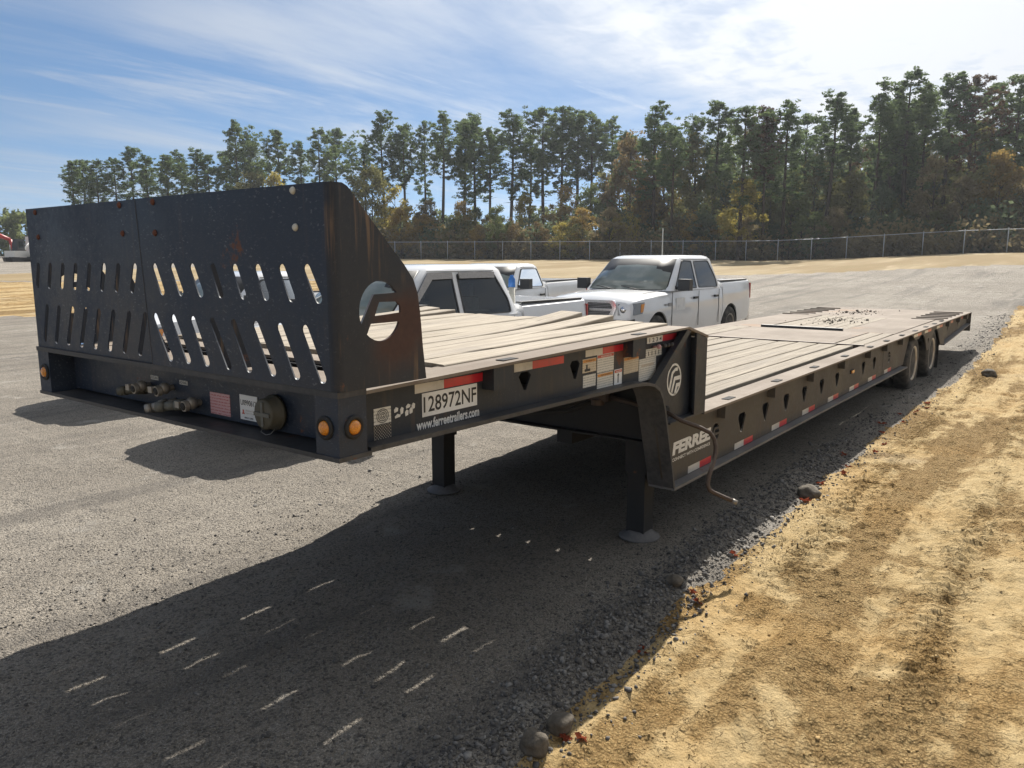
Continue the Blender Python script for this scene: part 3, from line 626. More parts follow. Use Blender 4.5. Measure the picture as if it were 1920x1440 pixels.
l = label_front('inspection_label', .700, .832, 1.304, 1.418, 'sticker_white')
text_front('printing', 'U0990612', .708, .824, 1.370, 1.396, .1318, B['print_black'], l, .012)
text_front('printing', 'Alexandria', .716, .790, 1.344, 1.353, .1318, B['print_faded'], l); text_front('printing', 'Inspection Services', .716, .790, 1.331, 1.340, .1318, B['print_faded'], l)
text_front('printing', '800.211.2983', .735, .800, 1.310, 1.318, .1318, B['print_black'], l, .02)
mb = MB(); mb.box((.1315,.797,1.330),(.1320,.818,1.335)); mb.box((.1315,.803,1.335),(.1320,.812,1.350)); mb.build('emblem', B['print_redink'], l)
label_front('data_plate', .911, 1.071, 1.302, 1.405, 'sticker_red')
for y0, y1, s_ in ((1.53,1.603,'RETURN'), (1.261,1.332,'POWER')):
    l = label_front('port_label', y0, y1, 1.415, 1.436, 'sticker_plain'); text_front('printing', s_, y0+.006, y1-.006, 1.420, 1.431, .1318, B['print_black'], l, .01)
# gooseneck side beams
def keystone(cx, zt, zb, w): return [(cx-w*.5, zt-.022), (cx-w*.32, zt), (cx+w*.30, zt), (cx+w*.5, zt-.022), (cx+.012, zb), (cx-.010, zb)]
def gweb(y_, holes): plate_side('gooseneck_web', [[(.13,1.274),(1.6,1.266),(2.45,1.252),(2.66,1.215),(2.75,1.10),(3.2,1.06),(3.2,ZT(3.2)-.012),(.13,ZT(.13)-.012)]]+holes, y_, .012, B['black_beam'], T)
gweb(.080, [keystone(1.292,1.452,1.357,.105), keystone(1.765,1.460,1.357,.10)]); gweb(WD-.092, [])
for y0, y1 in ((0, .20), (WD-.20, WD)):
    mb = MB(); mb.hexa([(.14,y0,1.503),(3.09,y0,ZT(3.09)-.014),(3.09,y1,ZT(3.09)-.014),(.14,y1,1.503),(.14,y0,ZT(.14)),(3.09,y0,ZT(3.09)),(3.09,y1,ZT(3.09)),(.14,y1,ZT(.14))]); part(mb, 'top_flange', 'deck_steel', .003)
    mb = MB(); pr = [(.16,1.267),(1.1,1.258),(1.7,1.252),(2.35,1.243),(2.50,1.232),(2.60,1.208),(2.67,1.17),(2.715,1.11),(2.75,1.03),(2.81,.84),(2.90,.56),(2.925,.455)]
    for (xa,za),(xb,zb) in zip(pr, pr[1:]):
        da = Vector((xb-xa, zb-za)).normalized(); n = Vector((da.y, -da.x))*-.020
        mb.hexa([(xa+n.x,y0,za+n.y),(xb+n.x,y0,zb+n.y),(xb+n.x,y1,zb+n.y),(xa+n.x,y1,za+n.y),(xa,y0,za),(xb,y0,zb),(xb,y1,zb),(xa,y1,za)])
    part(mb, 'swept_flange', 'black_flange')
# cross members of the upper deck and its planks
for x_ in (.30,.62,.98,1.45,1.93,2.41,2.89):
    z_ = ZT(x_)-.026; mb = MB(); mb.box((x_-.05,.09,z_-.165),(x_+.05,WD-.09,z_-.153)); mb.box((x_-.006,.092,z_-.153),(x_+.006,WD-.092,z_-.008)); mb.box((x_-.05,.0925,z_-.008),(x_+.05,WD-.0925,z_)); part(mb, 'cross_member', 'dark_under')
for y_ in (.78, 1.68):
    mb = MB(); mb.box((.3,y_,1.34),(2.95,y_+.11,1.42)); part(mb, 'main_beam', 'dark_under')
mb = MB(); mb.box((.16,.20,1.500),(.40,WD-.20,1.516)); part(mb, 'front_deck_plate', 'deck_steel')
mb = MB(); mb.box((.60,.20,1.503),(.76,WD-.20,1.520)); part(mb, 'front_deck_plate', 'deck_steel')
def plank(x0, x1, y0, y1, zf, lift0=0, lift1=0, th=.045, n=9, seed=0, mat='wood_lower'):
    g = random.Random(seed); mb = MB(); bw = g.uniform(-.004, .004); jag = [g.uniform(-.004, .004) for _ in range(n+1)]; rings = []; c = .005
    tw = g.uniform(-.004, .004)
    for i in range(n+1):
        u = i/n; x = x0+(x1-x0)*u; z = zf(x)+bw*math.sin(math.pi*u)+g.uniform(-.001, .001)+lift0*(1-u)**3+lift1*max(0, (u-.35)/.65)**2
        a, b = y0+jag[i], y1+jag[-1-i]*.8; sg = tw*(2*u-1)
        rings.append([mb.bm.verts.new(p_) for p_ in ((x,a,z-th),(x,a,z-c+sg),(x,a+c,z+sg),(x,(a+b)/2,z+.001),(x,b-c,z-sg),(x,b,z-c-sg),(x,b,z-th))])
    for A_, B_ in zip(rings, rings[1:]):
        for k in range(7): mb.bm.faces.new([A_[k], A_[(k+1) % 7], B_[(k+1) % 7], B_[k]])
    mb.bm.faces.new(rings[0]); mb.bm.faces.new(rings[-1][::-1])
    return mb.build('plank', B[mat], T)
gaps = [(.205,.0),(.345,.010),(.575,.009),(.800,.022),(1.005,.016),(1.235,.024),(1.43,.010),(1.63,.010),(1.865,.022),(2.105,.022),(2.32,.012),(2.39,0)]
yb = [.165,.345,.575,.800,1.005,1.235,1.43,1.63,1.865,2.105,2.32,2.49]; gw = [0,.012,.012,.024,.012,.022,.011,.012,.028,.028,.012,0]
for i in range(11):
    lift = {2: .040, 3: .062, 9: .02, 10: .035}.get(i, rnd.uniform(-.004, .008)); x0 = .775+rnd.uniform(-.02, .03)+(0 if i else .0)
    x1 = {2: 3.06, 3: 3.00, 1: 3.09, 0: 3.085}.get(i, 3.08+rnd.uniform(-.04, .03))
    plank(x0, x1, yb[i]+gw[i]/2, yb[i+1]-gw[i+1]/2, lambda x: ZT(x)+.012, .0, lift, .034, 10, i+1, 'wood')
# step at the back of the gooseneck
for y0, y1 in ((.055, .067), (WD-.067, WD-.055)):
    mb = MB(); mb.prism([(2.70,y0,1.16),(3.10,y0,ZT(3.1)-.006),(3.24,y0,1.525),(3.24,y0,.93),(2.80,y0,.93),(2.76,y0,1.04)], (0,y1-y0,0)); part(mb, 'gusset_plate', 'black_beam')
for y0, y1 in ((.006,.056), (WD-.056,WD-.006)):
    mb = MB(); mb.hexa([(2.60,y0,1.225),(2.66,y0,1.185),(2.66,y1,1.185),(2.60,y1,1.225),(3.075,y0,ZT(3.08)-.014),(3.135,y0,ZT(3.1)-.030),(3.135,y1,ZT(3.1)-.030),(3.075,y1,ZT(3.08)-.014)]); part(mb, 'diagonal_brace', 'black_beam', .004)
mb = MB(); mb.hexa([(3.09,0,1.545),(3.415,0,1.462),(3.415,WD,1.462),(3.09,WD,1.545),(3.09,0,1.563),(3.42,0,1.478),(3.42,WD,1.478),(3.09,WD,1.563)]); part(mb, 'bevelled_end_plate', 'deck_steel', .003)
mb = MB(); mb.box((3.385,.0,.905),(3.400,WD,1.463)); part(mb, 'step_end_plate', 'black_beam')
for y0, y1 in ((0,.016), (WD-.016,WD)):
    mb = MB(); mb.hexa([(3.215,y0,.93),(3.384,y0,.93),(3.384,y1,.93),(3.215,y1,.93),(3.215,y0,1.51),(3.384,y0,1.463),(3.384,y1,1.463),(3.215,y1,1.51)]); part(mb, 'step_post', 'black_beam')
mb = MB(); mb.box((2.84,.0,.918),(3.38,.20,.930)); part(mb, 'step_shelf', 'black_flange')
# lower frame: near web with openings and swept front, far web, flanges
hx = [4.365,4.93,5.50,6.06,6.66,7.25,8.44,9.01]
ks = [[(c-.085,.722),(c-.055,.752),(c+.055,.752),(c+.085,.722),(c+.018,.592),(c-.012,.592)] for c in hx]
def emblem_holes(cx, cz, rx, rz):
    q = lambda a0, a1, n: ell(cx, cz, rx, rz, n, a0, a1); s_ = lambda u, v: (cx+u*rx, cz+v*rz)
    return [q(30, 205, 16)+[s_(-.35,.52), s_(.80,.52)], [s_(-.08,.30), s_(.92,.30), s_(.99,-.08), s_(-.28,-.10)], [s_(-.42,-.34), s_(.90,-.34)]+q(-28, -128, 10)]
web_out = [(2.93,.455),(2.80,.86),(2.78,.92),(10.9,.905),(11.22,.86),(10.86,.455)]
web_o = plate_side('lower_web', [web_out]+ks+emblem_holes(3.815,.683,.072,.072)+emblem_holes(9.87,.67,.085,.075), .080, .012, B['black_lower'], T)
mb = MB(); mb.hexa([(2.95,2.56,.457),(8.0,LW-.10,.447),(8.0,LW-.088,.447),(2.95,2.572,.457),(2.95,2.56,.90),(8.0,LW-.10,.895),(8.0,LW-.088,.895),(2.95,2.572,.90)]); part(mb, 'lower_web', 'black_lower')
mb = MB(); mb.box((8.0,LW-.10,.443),(10.8,LW-.088,.893)); part(mb, 'lower_web', 'black_lower')
mb = MB(); mb.box((3.3,.30,.47),(10.8,.31,.90)); part(mb, 'inner_web', 'dark_under')
for f_ in (0, 1):                          # the far side widens from the gooseneck's width to the full deck width
    ya, yc = ((0,.20), (2.46,2.66))[f_]; y0, y1 = ((0,.20), (LW-.20,LW))[f_]
    for xa, xb, a0, a1, b0, b1 in (((2.935, 10.80, y0, y1, y0, y1),) if not f_ else ((2.935, 8.0, ya, yc, y0, y1), (8.0, 10.80, y0, y1, y0, y1))):
        mb = MB(); mb.hexa([(xa,a0,.436),(xb,b0,.420),(xb,b1,.420),(xa,a1,.436),(xa,a0,.456),(xb,b0,.440),(xb,b1,.440),(xa,a1,.456)]); part(mb, 'lower_flange', 'ledge_grey', .004)
    for xa, xb, a0, a1, b0, b1 in (((3.40, 17.28, y0, y1, y0, y1),) if not f_ else ((3.40, 8.0, ya, yc, y0, y1), (8.0, 17.28, y0, y1, y0, y1))):
        za, zb_ = .922-.00144*(xa-3.4), .922-.00144*(xb-3.4)
        mb = MB(); mb.hexa([(xa,a0,za-.018),(xb,b0,zb_-.018),(xb,b1,zb_-.018),(xa,a1,za-.018),(xa,a0,za),(xb,b0,zb_),(xb,b1,zb_),(xa,a1,za)]); part(mb, 'deck_rail', 'deck_steel', .003)
mb = MB(); mb.box((2.96,.21,.76),(2.975,2.45,1.23)); part(mb, 'front_cross_plate', 'dark_under')
mb = MB(); mb.box((2.90,.21,.745),(3.06,2.45,.758)); part(mb, 'cross_plate_flange', 'dark_under')
for k, (xs, zs) in enumerate(((2.90,1.08),(2.86,1.12))):       # hoses looping under the neck
    mb = MB(); mb.tube([(xs,.5,zs),(xs-.06,.8,zs-.16),(xs-.08,1.2,zs-.22),(xs-.04,1.7,zs-.15),(xs,2.1,zs)], .014, 8); part(mb, 'air_hose', 'rubber')
mb = MB(); mb.box((2.84,.50,1.02),(2.95,.66,1.20)); mb.cyl((2.86,.58,.99),(2.86,.58,1.03),.05); part(mb, 'gear_box', 'rusty_bar', .006)
mb = MB(); mb.cyl((2.88,.05,.995),(2.89,.52,1.05),.017,10); part(mb, 'drive_shaft', 'rusty_bar')
for x_ in np.arange(3.9, 17.0, .61):
    x_ = float(x_); mb = MB(); mb.box((x_-.04,.22,.775),(x_+.04,2.55 if x_ < 8 else LW-.22,.865)); part(mb, 'floor_beam', 'dark_under')
for y_ in (.95, 1.95):
    mb = MB(); mb.box((3.1,y_,.60),(17.0,y_+.14,.77)); part(mb, 'main_beam', 'dark_under')
ex = [3.985,5.125,6.275,7.44,8.64,9.56,10.55]
for i, e in enumerate(ex):
    mb = MB(); mb.box((e-.16,.012,.800),(e,.079,.901)); p_ = part(mb, 'stake_pocket', 'black_lower', .004)
    mb = MB(); mb.box((e-.02,.045,.9215),(e+.13,.105,.926)); mb.build('slot_shade', B['hole_shade'], p_)  # thin dark box on the rail stands in for a shaded slot
for e in (11.5,12.4,13.2,13.9):
    mb = MB(); mb.box((e-.02,.045,.913),(e+.16,.10,.918)); part(mb, 'slot_shade', 'hole_shade')
for e in (1.10, 2.46):
    mb = MB(); mb.box((e-.15,.010,ZT(e)-.125),(e,.079,ZT(e)-.013)); p_ = part(mb, 'stake_pocket', 'black_beam', .004)
    mb = MB(); mb.box((e-.03,.045,ZT(e)+.001),(e+.09,.095,ZT(e)+.0045)); mb.build('slot_shade', B['hole_shade'], p_)
mb = MB(); mb.box((9.50,.0785,.458),(9.508,.080,.90)); part(mb, 'weld_seam', 'dark_under')
mb = MB(); mb.box((7.80,.066,.675),(7.93,.080,.722)); p_ = part(mb, 'side_marker', 'rubber', .004)
mb = MB(); mb.box((7.812,.056,.682),(7.918,.067,.715)); mb.build('lens', B['amber_lens'], p_, .004)
# plate over the wheels and rear section
wp = [(11.02,.905),(11.22,.80)]+ell(11.75,.40,.50,.44,9,122,58)+[(12.28,.62),(12.33,.55),(12.46,.55),(12.52,.62)]+ell(12.98,.42,.46,.42,9,125,60)+[(13.62,.62),(13.66,.50),(14.30,.50),(14.30,.886),(11.02,.89)]
wp = [(10.98,.889)]+[(11.17,.83),(11.27,.80)]+ell(11.78,.40,.50,.44,9,118,50)+[(12.22,.62),(12.30,.54),(12.46,.54),(12.56,.62)]+ell(13.02,.42,.46,.42,9,128,52)+[(13.50,.60),(13.62,.52),(14.0,.50),(14.0,.886)]
tri = [(12.31,.735),(12.44,.735),(12.385,.62)]
plate_side('wheel_side_plate', [wp, tri], .006, .014, B['black_lower'], T); plate_side('wheel_side_plate', [wp], LW-.02, .014, B['black_lower'], T)
rw = [(13.99,.50),(17.24,.66),(17.24,.886),(13.99,.886)]; rk = [[(c-.09,.80),(c+.09,.80),(c+.02,.66)] for c in (14.75, 16.0)]
plate_side('rear_web', [rw]+rk, .075, .012, B['black_lower'], T); plate_side('rear_web', [rw], LW-.09, .012, B['black_lower'], T)
for y0, y1 in ((0,.18),(LW-.18,LW)):
    mb = MB(); mb.hexa([(13.99,y0,.478),(17.24,y0,.638),(17.24,y1,.638),(13.99,y1,.478),(13.99,y0,.498),(17.24,y0,.658),(17.24,y1,.658),(13.99,y1,.498)]); part(mb, 'rear_flange', 'ledge_grey', .004)
mb = MB(); mb.box((17.245,.0,.50),(17.265,LW,.888)); part(mb, 'tail_plate', 'black_lower')
mb = MB(); mb.box((16.4,.35,.46),(17.2,LW-.35,.62)); part(mb, 'tail_ramp_box', 'rusty_bar')
for e in (14.62, 15.9, 16.9):
    mb = MB(); mb.box((e-.16,.010,.785),(e,.074,.883)); part(mb, 'stake_pocket', 'black_lower')
# lower deck: planks, steel sheets
ly = [.270,.475,.725,.985,1.245,1.510,1.760,2.05,2.30,2.46,2.72]
for i in range(10):
    plank(3.42 if i < 8 else (3.46, 5.9)[i-8], 8.70+rnd.uniform(-.02,.02), ly[i]+.010, ly[i+1]-.010, lambda x: .925-.0012*(x-3.4), 0, 0, .045, 14, 40+i)
mb = MB(); mb.box((3.41,.215,.862),(8.72,2.43,.8705)); part(mb, 'sun_block_sheet', 'dark_under')  # added unseen sheet, keeps sun from falling through the plank gaps
mb = MB(); mb.hexa([(3.41,2.43,.86),(8.72,2.43,.86),(8.72,2.82,.86),(3.41,2.48,.86),(3.41,2.43,.872),(8.72,2.43,.872),(8.72,2.82,.872),(3.41,2.48,.872)]); part(mb, 'deck_sheet', 'deck_steel')  # filler added under the far planks to stop sunlight beside the rail
mb = MB(); mb.box((8.735,.16,.885),(8.775,LW-.16,.931)); part(mb, 'seam_bar', 'rusty_bar')
for i, (a, b) in enumerate(((.205,.36),(.36,.55),(2.36,2.58),(2.58,2.80))):
    plank(8.80, 10.70, a+.006, b-.006, lambda x: .920, 0, 0, .045, 6, 60+i)
mb = MB(); mb.box((8.79,.565,.885),(10.72,2.345,.921)); part(mb, 'deck_sheet', 'deck_steel')
cy_ = [1.0,1.2,1.4,1.6,1.8,2.0,2.2]
for i in range(6): plank(10.86, 14.18, cy_[i]+.006, cy_[i+1]-.006, lambda x: .912, 0, 0, .045, 8, 70+i)
mb = MB(); mb.box((10.76,.95,.90),(10.83,2.22,.958)); part(mb, 'ramp_lip', 'machine_dark', .004)
mb = MB(); mb.box((10.74,.21,.880),(14.2,.985,.917)); part(mb, 'deck_sheet', 'deck_steel')
mb = MB(); mb.box((10.74,2.215,.880),(14.2,LW-.21,.917)); part(mb, 'deck_sheet', 'deck_steel')
mb = MB(); mb.box((14.21,.19,.868),(17.24,LW-.19,.905)); part(mb, 'deck_sheet', 'deck_steel')
for k in range(6):
    for y0, y1 in ((.08,.62), (LW-.50,LW+.02)):
        x_ = 14.25+k*.47; mb = MB(); mb.prism([(x_,y0,.904),(x_+.06,y0,.904),(x_+.02,y0,.926)], (0,y1-y0,0)); part(mb, 'traction_bar', 'rusty_bar')
# dirt left on the deck
for n_, (cx_, cy2, zz) in enumerate(((12.9,1.6,.915), (15.6,1.9,.907))):
    k = 160; P_ = np.stack([rng.normal(cx_,.45,k), rng.normal(cy2,.24,k)], -1); sz = np.clip(rng.lognormal(-4.7,.55,k), .004, .04)
    V_ = np.einsum('nij,nkj->nki', rand_rot(k), IV[None]*sz[:,None,None]*np.array([1,.8,.45])); V_ += np.stack([P_[:,0], P_[:,1], np.full(k, zz)+sz*.3], -1)[:,None]
    me = fast_mesh('mud', V_.reshape(-1,3), (IF[None]+(np.arange(k)*len(IV))[:,None,None]).reshape(-1,3)); a = me.attributes.new('tone','FLOAT','POINT'); a.data.foreach_set('value', np.zeros(len(me.vertices), np.float32))
    tag(link('mud_crumbs', me, B['rock']), 'crumbs of dark mud on the %s of the lower deck' % ('wooden centre' if n_ == 0 else 'steel tail'), None, None, 'stuff')
# wheels
def wheel_meshes(r, w, rimr):
    mb = MB(); mb.lathe([(rimr,-w/2+.02),(rimr+.02,-w/2),(r-.06,-w/2-.004),(r-.02,-w/2+.012),(r,-w/2+.035),(r,w/2-.035),(r-.02,w/2-.012),(r-.06,w/2),(rimr,w/2-.02)], (0,0,0), (0,1,0), 40)
    for k in range(4):
        pass
    t_ = bpy.data.meshes.new('tyre'); bmesh.ops.recalc_face_normals(mb.bm, faces=mb.bm.faces); mb.bm.to_mesh(t_); mb.bm.free(); t_.materials.append(B['tyre'])
    mb = MB(); mb.lathe([(.001,-w/2+.035),(.075,-w/2+.035),(.085,-w/2+.065),(.14,-w/2+.085),(rimr-.035,-w/2+.070),(rimr-.012,-w/2+.012),(rimr+.012,-w/2-.002),(rimr+.010,-w/2+.03),(rimr-.005,w/2-.03),(.001,w/2-.03)], (0,0,0), (0,1,0), 32)
    for k in range(10):
        a = 2*math.pi*k/10; mb.cyl((.112*math.cos(a),-w/2+.082,.112*math.sin(a)),(.112*math.cos(a),-w/2+.045,.112*math.sin(a)),.012,6)
    r_ = bpy.data.meshes.new('rim'); bmesh.ops.recalc_face_normals(mb.bm, faces=mb.bm.faces); mb.bm.to_mesh(r_); mb.bm.free(); r_.materials.append(B['rim'])
    return t_, r_
tm, rm = wheel_meshes(.425, .225, .255)
for x_ in (11.42, 12.98):
    for y_ in (.145, .42, LW-.42, LW-.145):
        h = link('wheel', tm, None, T); h.location = (x_, y_, .425); r_ = link('rim', rm, None, h)
        if y_ > 1.5: h.rotation_euler = (0, 0, math.pi)
    mb = MB(); mb.cyl((x_,.5,.425),(x_,LW-.5,.425),.065); part(mb, 'axle', 'dark_under')
mb = MB(); mb.box((13.70,.04,.10),(13.712,.60,.86)); part(mb, 'mud_flap', 'rubber')
mb = MB(); mb.box((13.70,LW-.60,.10),(13.712,LW-.04,.86)); part(mb, 'mud_flap', 'rubber')
# landing legs
for y_ in (.315, 2.245):
    mb = MB(); mb.box((2.955,y_-.085,.505),(3.125,y_+.085,1.25)); lg = part(mb, 'landing_leg', 'dark_under', .012)
    mb = MB(); mb.box((2.968,y_-.070,.03),(3.112,y_+.070,.52)); mb.build('inner_tube', B['dark_under'], lg, .010)
    mb = MB(); mb.lathe([(.001,.0),(.145,.0),(.150,.008),(.145,.016),(.115,.024),(.10,.050),(.085,.060),(.001,.06)], (3.04,y_,gz(3.04,y_)+.002), (0,0,1), 28); mb.build('foot', B['ledge_grey'], lg)
# crank
mb = MB(); pts = [(2.88,.05,.995),(2.885,-.05,.95),(2.94,-.17,.905),(2.975,-.225,.872),(2.990,-.25,.83),(2.985,-.265,.78),(2.97,-.27,.735),(2.925,-.278,.695),(2.87,-.285,.655),(2.825,-.29,.61),(2.80,-.295,.565),(2.805,-.31,.53),(2.83,-.33,.51),(2.87,-.39,.478),(2.91,-.45,.448)]
mb.tube(pts, .0145, 12); part(mb, 'crank_handle', 'rusty_bar')
mb = MB(); mb.tube([Vector((2.895,-.428,.460)), Vector((2.9125,-.4538,.446))], .0155, 12); part(mb, 'crank_tip', 'worn_metal')
mb = MB(); mb.lathe([(.030,-.004),(.044,-.004),(.044,.012),(.030,.012)], (2.88,.05,.995), (0,1,0), 20); part(mb, 'shaft_bushing', 'hole_shade')
# reflective tape
def tp(x0, x1, x2, z0, z1, y=.0785, dz=0):
    for a, b, m in ((x0, x1, 'tape_white'), (x1, x2, 'tape_red')):
        if b <= a: continue
        mb = MB(); mb.hexa([(a,y,z0),(b,y,z0),(b,y+.0012,z0),(a,y+.0012,z0),(a,y,z1),(b,y,z1),(b,y+.0012,z1),(a,y+.0012,z1)]); part(mb, 'reflective_tape', m)
tp(.490,.676,.972,1.448,1.488); tp(1.199,1.356,1.650,1.459,1.500); tp(1.875,2.064,2.387,1.468,1.507); tp(2.84,2.84,3.054,1.480,1.520)
for n in range(8): x_ = 3.324+n*.901; tp(x_, x_+.204, x_+.415, .460, .512)
for x_, z_ in ((11.14,.842),(12.0,.842),(13.1,.838)): tp(x_, x_+.28, x_+.58, z_, z_+.042, .0045)
tp(14.75,15.0,15.35,.800,.846,.0735); tp(16.0,16.25,16.6,.803,.848,.0735)
# lettering and stickers on the side
def label_side(name, x0, x1, z0, z1, mat, y=.0775):
    mb = MB(); mb.box((x0,y,z0),(x1,y+.0022,z1)); return part(mb, name, mat)
l = label_side('number_plate', .533, .906, 1.338, 1.443, 'sticker_white'); text_side('printing', '128972NF', .541, .899, 1.356, 1.427, .0768, B['print_black'], l, .012)
text_side('web_address', 'www.ferreetrailers.com', .496, .922, 1.283, 1.329, .0785, B['print_white'], T, .032)
l = label_side('faded_decal', .249, .345, 1.350, 1.418, 'sticker_plain')
for k in range(1, 5):
    me = plate([ell(0,0,.0085*k,.0075*k,20), ell(0,0,.0085*k-.003,.0075*k-.003,20)], .0006); me.transform(Matrix(((1,0,0,.297),(0,0,1,.0768),(0,1,0,1.384),(0,0,0,1)))); link('ring_print', me, B['print_black'], l)
l = label_side('faded_decal', .249, .345, 1.276, 1.346, 'print_faded')
for k in range(-6, 9):
    a, b = .249+k*.014, .249+k*.014+.07
    for s_ in (0, 1):
        xa, xb, za, zb = a, b, (1.276, 1.346)[s_], (1.346, 1.276)[s_]
        t0 = max(0, (.250-xa)/(xb-xa)); t1 = min(1, (.344-xa)/(xb-xa))
        if t1 <= t0: continue
        A_ = (xa+(xb-xa)*t0, za+(zb-za)*t0); C_ = (xa+(xb-xa)*t1, za+(zb-za)*t1)
        mb = MB(); mb.poly([(A_[0],.0770-.0003*s_,A_[1]-.0035),(C_[0],.0770-.0003*s_,C_[1]-.0035),(C_[0],.0770-.0003*s_,C_[1]+.0035),(A_[0],.0770-.0003*s_,A_[1]+.0035)]); mb.build('hatch_line', B['print_black'], l)
for k, (a, b, c_, d_) in enumerate(((.366,.385,1.385,1.408),(.370,.398,1.360,1.378),(.402,.416,1.372,1.404),(.430,.446,1.360,1.388),(.436,.458,1.392,1.412),(.456,.472,1.366,1.394),(.470,.486,1.384,1.412))):
    mb = MB(); mb.prism([(a,.0775,c_),(b,.0775,c_+.004),(b+.003,.0775,d_-.006),((a+b)/2,.0775,d_),(a-.002,.0775,d_-.010)], (0,.002,0)); part(mb, 'decal_scrap', 'print_white')
STK = [('sticker_stained',1.843,1.992,1.378,1.457,'print_orange'),('sticker_plain',2.003,2.195,1.360,1.468,'print_redink'),('sticker_plain',1.850,1.988,1.292,1.364,None),('sticker_plain',2.005,2.190,1.253,1.356,'print_orange'),('sticker_white',2.205,2.298,1.263,1.358,'print_redink'),('sticker_stained',2.321,2.511,1.316,1.420,'print_orange'),('sticker_plain',2.519,2.751,1.244,1.388,None),('sticker_plain',2.609,2.830,1.390,1.444,None)]
for k, (m, a, b, c_, d_, hd) in enumerate(STK):
    l = label_side('warning_sticker', a, b, c_, d_, m)
    if hd: mb = MB(); mb.box((a+.004,.0766,d_-.020),(b-.004,.0776,d_-.004)); mb.build('heading_band', B[hd], l); text_side('printing', 'WARNING' if k != 4 else 'DANGER', a+.2*(b-a), b-.15*(b-a), d_-.0165, d_-.0085, .0762, B['print_white' if hd == 'print_redink' else 'print_black'], l, .01)
    elif k == 6:
        mb = MB(); mb.box((a+.03,.0766,1.335),(b-.03,.0776,1.352)); mb.build('heading_band', B['print_faded'], l)
    if k == 4: mb = MB(); mb.box((2.246,.0766,1.275),(2.256,.0776,1.325)); mb.poly([(2.238,.0766,1.320),(2.264,.0766,1.320),(2.251,.0766,1.335)]); mb.build('arrow', B['print_black'], l)
    if k == 0: mb = MB(); mb.box((1.865,.0766,1.385),(1.925,.0776,1.400)); mb.box((1.880,.0766,1.400),(1.895,.0776,1.425)); mb.build('pictogram', B['print_black'], l)
    if k == 7:
        for q_ in range(4): mb = MB(); xq = a+.03+q_*.048; mb.box((xq,.0766,1.400),(xq+.008,.0776,1.428)); mb.build('arrow', B['print_black'], l)
l = label_side('valve_strip', 2.62, 2.838, 1.480, 1.520, 'sticker_white'); text_side('printing', '1 2 3 4', 2.650, 2.825, 1.486, 1.514, .0768, B['print_black'], l, .012)
for x_, m in ((2.705,'pink_knob'),(2.785,'machine_dark'),(2.835,'machine_dark'),(2.89,'machine_dark')):
    mb = MB(); mb.cyl((x_,.079,1.455),(x_,.045,1.457),.006,8); mb.ball((x_,.035,1.458), .0155, 14); part(mb, 'control_knob', m)
text_side('company_lettering', 'FERREE', 3.05, 3.72, .648, .742, .0785, B['print_white'], T, .055, .10)
text_side('company_lettering', 'CONNECT WITH CONFIDENCE', 3.05, 3.71, .603, .627, .0785, B['print_white'], T, .025)
# oval emblem on the gusset
em = emblem_holes(2.985,1.205,.098,.100)
me = plate([ell(2.985,1.205,.110,.112,40), ell(2.985,1.205,.096,.098,40)], .002); me.transform(Matrix(((1,0,0,0),(0,0,1,.053),(0,1,0,0),(0,0,0,1)))); eo = link('round_emblem', me, B['print_white'], T)
for poly_ in ([(2.905,1.15),(2.945,1.26),(3.0,1.285),(3.035,1.285),(3.035,1.262),(2.995,1.262),(2.965,1.245),(2.925,1.135)], [(2.940,1.125),(2.985,1.225),(3.075,1.225),(3.078,1.198),(3.0,1.198),(2.96,1.115)], [(2.985,1.10),(3.02,1.175),(3.073,1.175),(3.06,1.150),(3.04,1.150),(3.012,1.098)]):
    me = plate([poly_], .002); me.transform(Matrix(((1,0,0,0),(0,0,1,.053),(0,1,0,0),(0,0,0,1)))); link('emblem_stroke', me, B['print_white'], eo)
# ------------------------------------------------------------------ pickup trucks (local: front at x = 0 facing -x, near side y = -1)
def boolean_cut(o, cutters):
    for c in cutters:
        m = o.modifiers.new('b', 'BOOLEAN'); m.operation = 'DIFFERENCE'; m.solver = 'EXACT'; m.object = c; m.material_mode = 'TRANSFER'
    bpy.context.view_layer.update(); me = bpy.data.meshes.new_from_object(o.evaluated_get(bpy.context.evaluated_depsgraph_get()))
    mats = [s for s in o.data.materials]; o.modifiers.clear(); o.data = me
    for c in cutters: bpy.data.objects.remove(c)
    me.polygons.foreach_set('use_smooth', [True]*len(me.polygons)); me.set_sharp_from_angle(angle=R(32))
def loft(stations, sect):
    """stations: list of dict; sect(st) -> half outline [(y,z)...] bottom to top centre; mirrored, closed"""
    mb = MB(); rings = []
    for st in stations:
        h = sect(st); full = [(-y, z) for y, z in h] + [(y, z) for y, z in h[::-1]]
        rings.append([mb.bm.verts.new((st['x'], y, z)) for y, z in full])
    n = len(rings[0])
    for A_, B_ in zip(rings, rings[1:]):
        for k in range(n): mb.bm.faces.new([A_[k], A_[(k+1) % n], B_[(k+1) % n], B_[k]])
    mb.bm.faces.new(rings[0]); mb.bm.faces.new(rings[-1][::-1])
    return mb
def side_sec(st):
    w, zb, zt, cr = st['w'], st['zb'], st['zt'], st.get('cr', .03)
    return [(w-.10, zb), (w-.03, zb+.05), (w-.012, .66), (w, .80), (w-.004, zt-.30 if zt > 1.15 else zt-.22), (w-.02, zt-.12), (w-.05, zt-.035), (w-.12, zt), (w*.5, zt+cr*.7), (.02, zt+cr)]
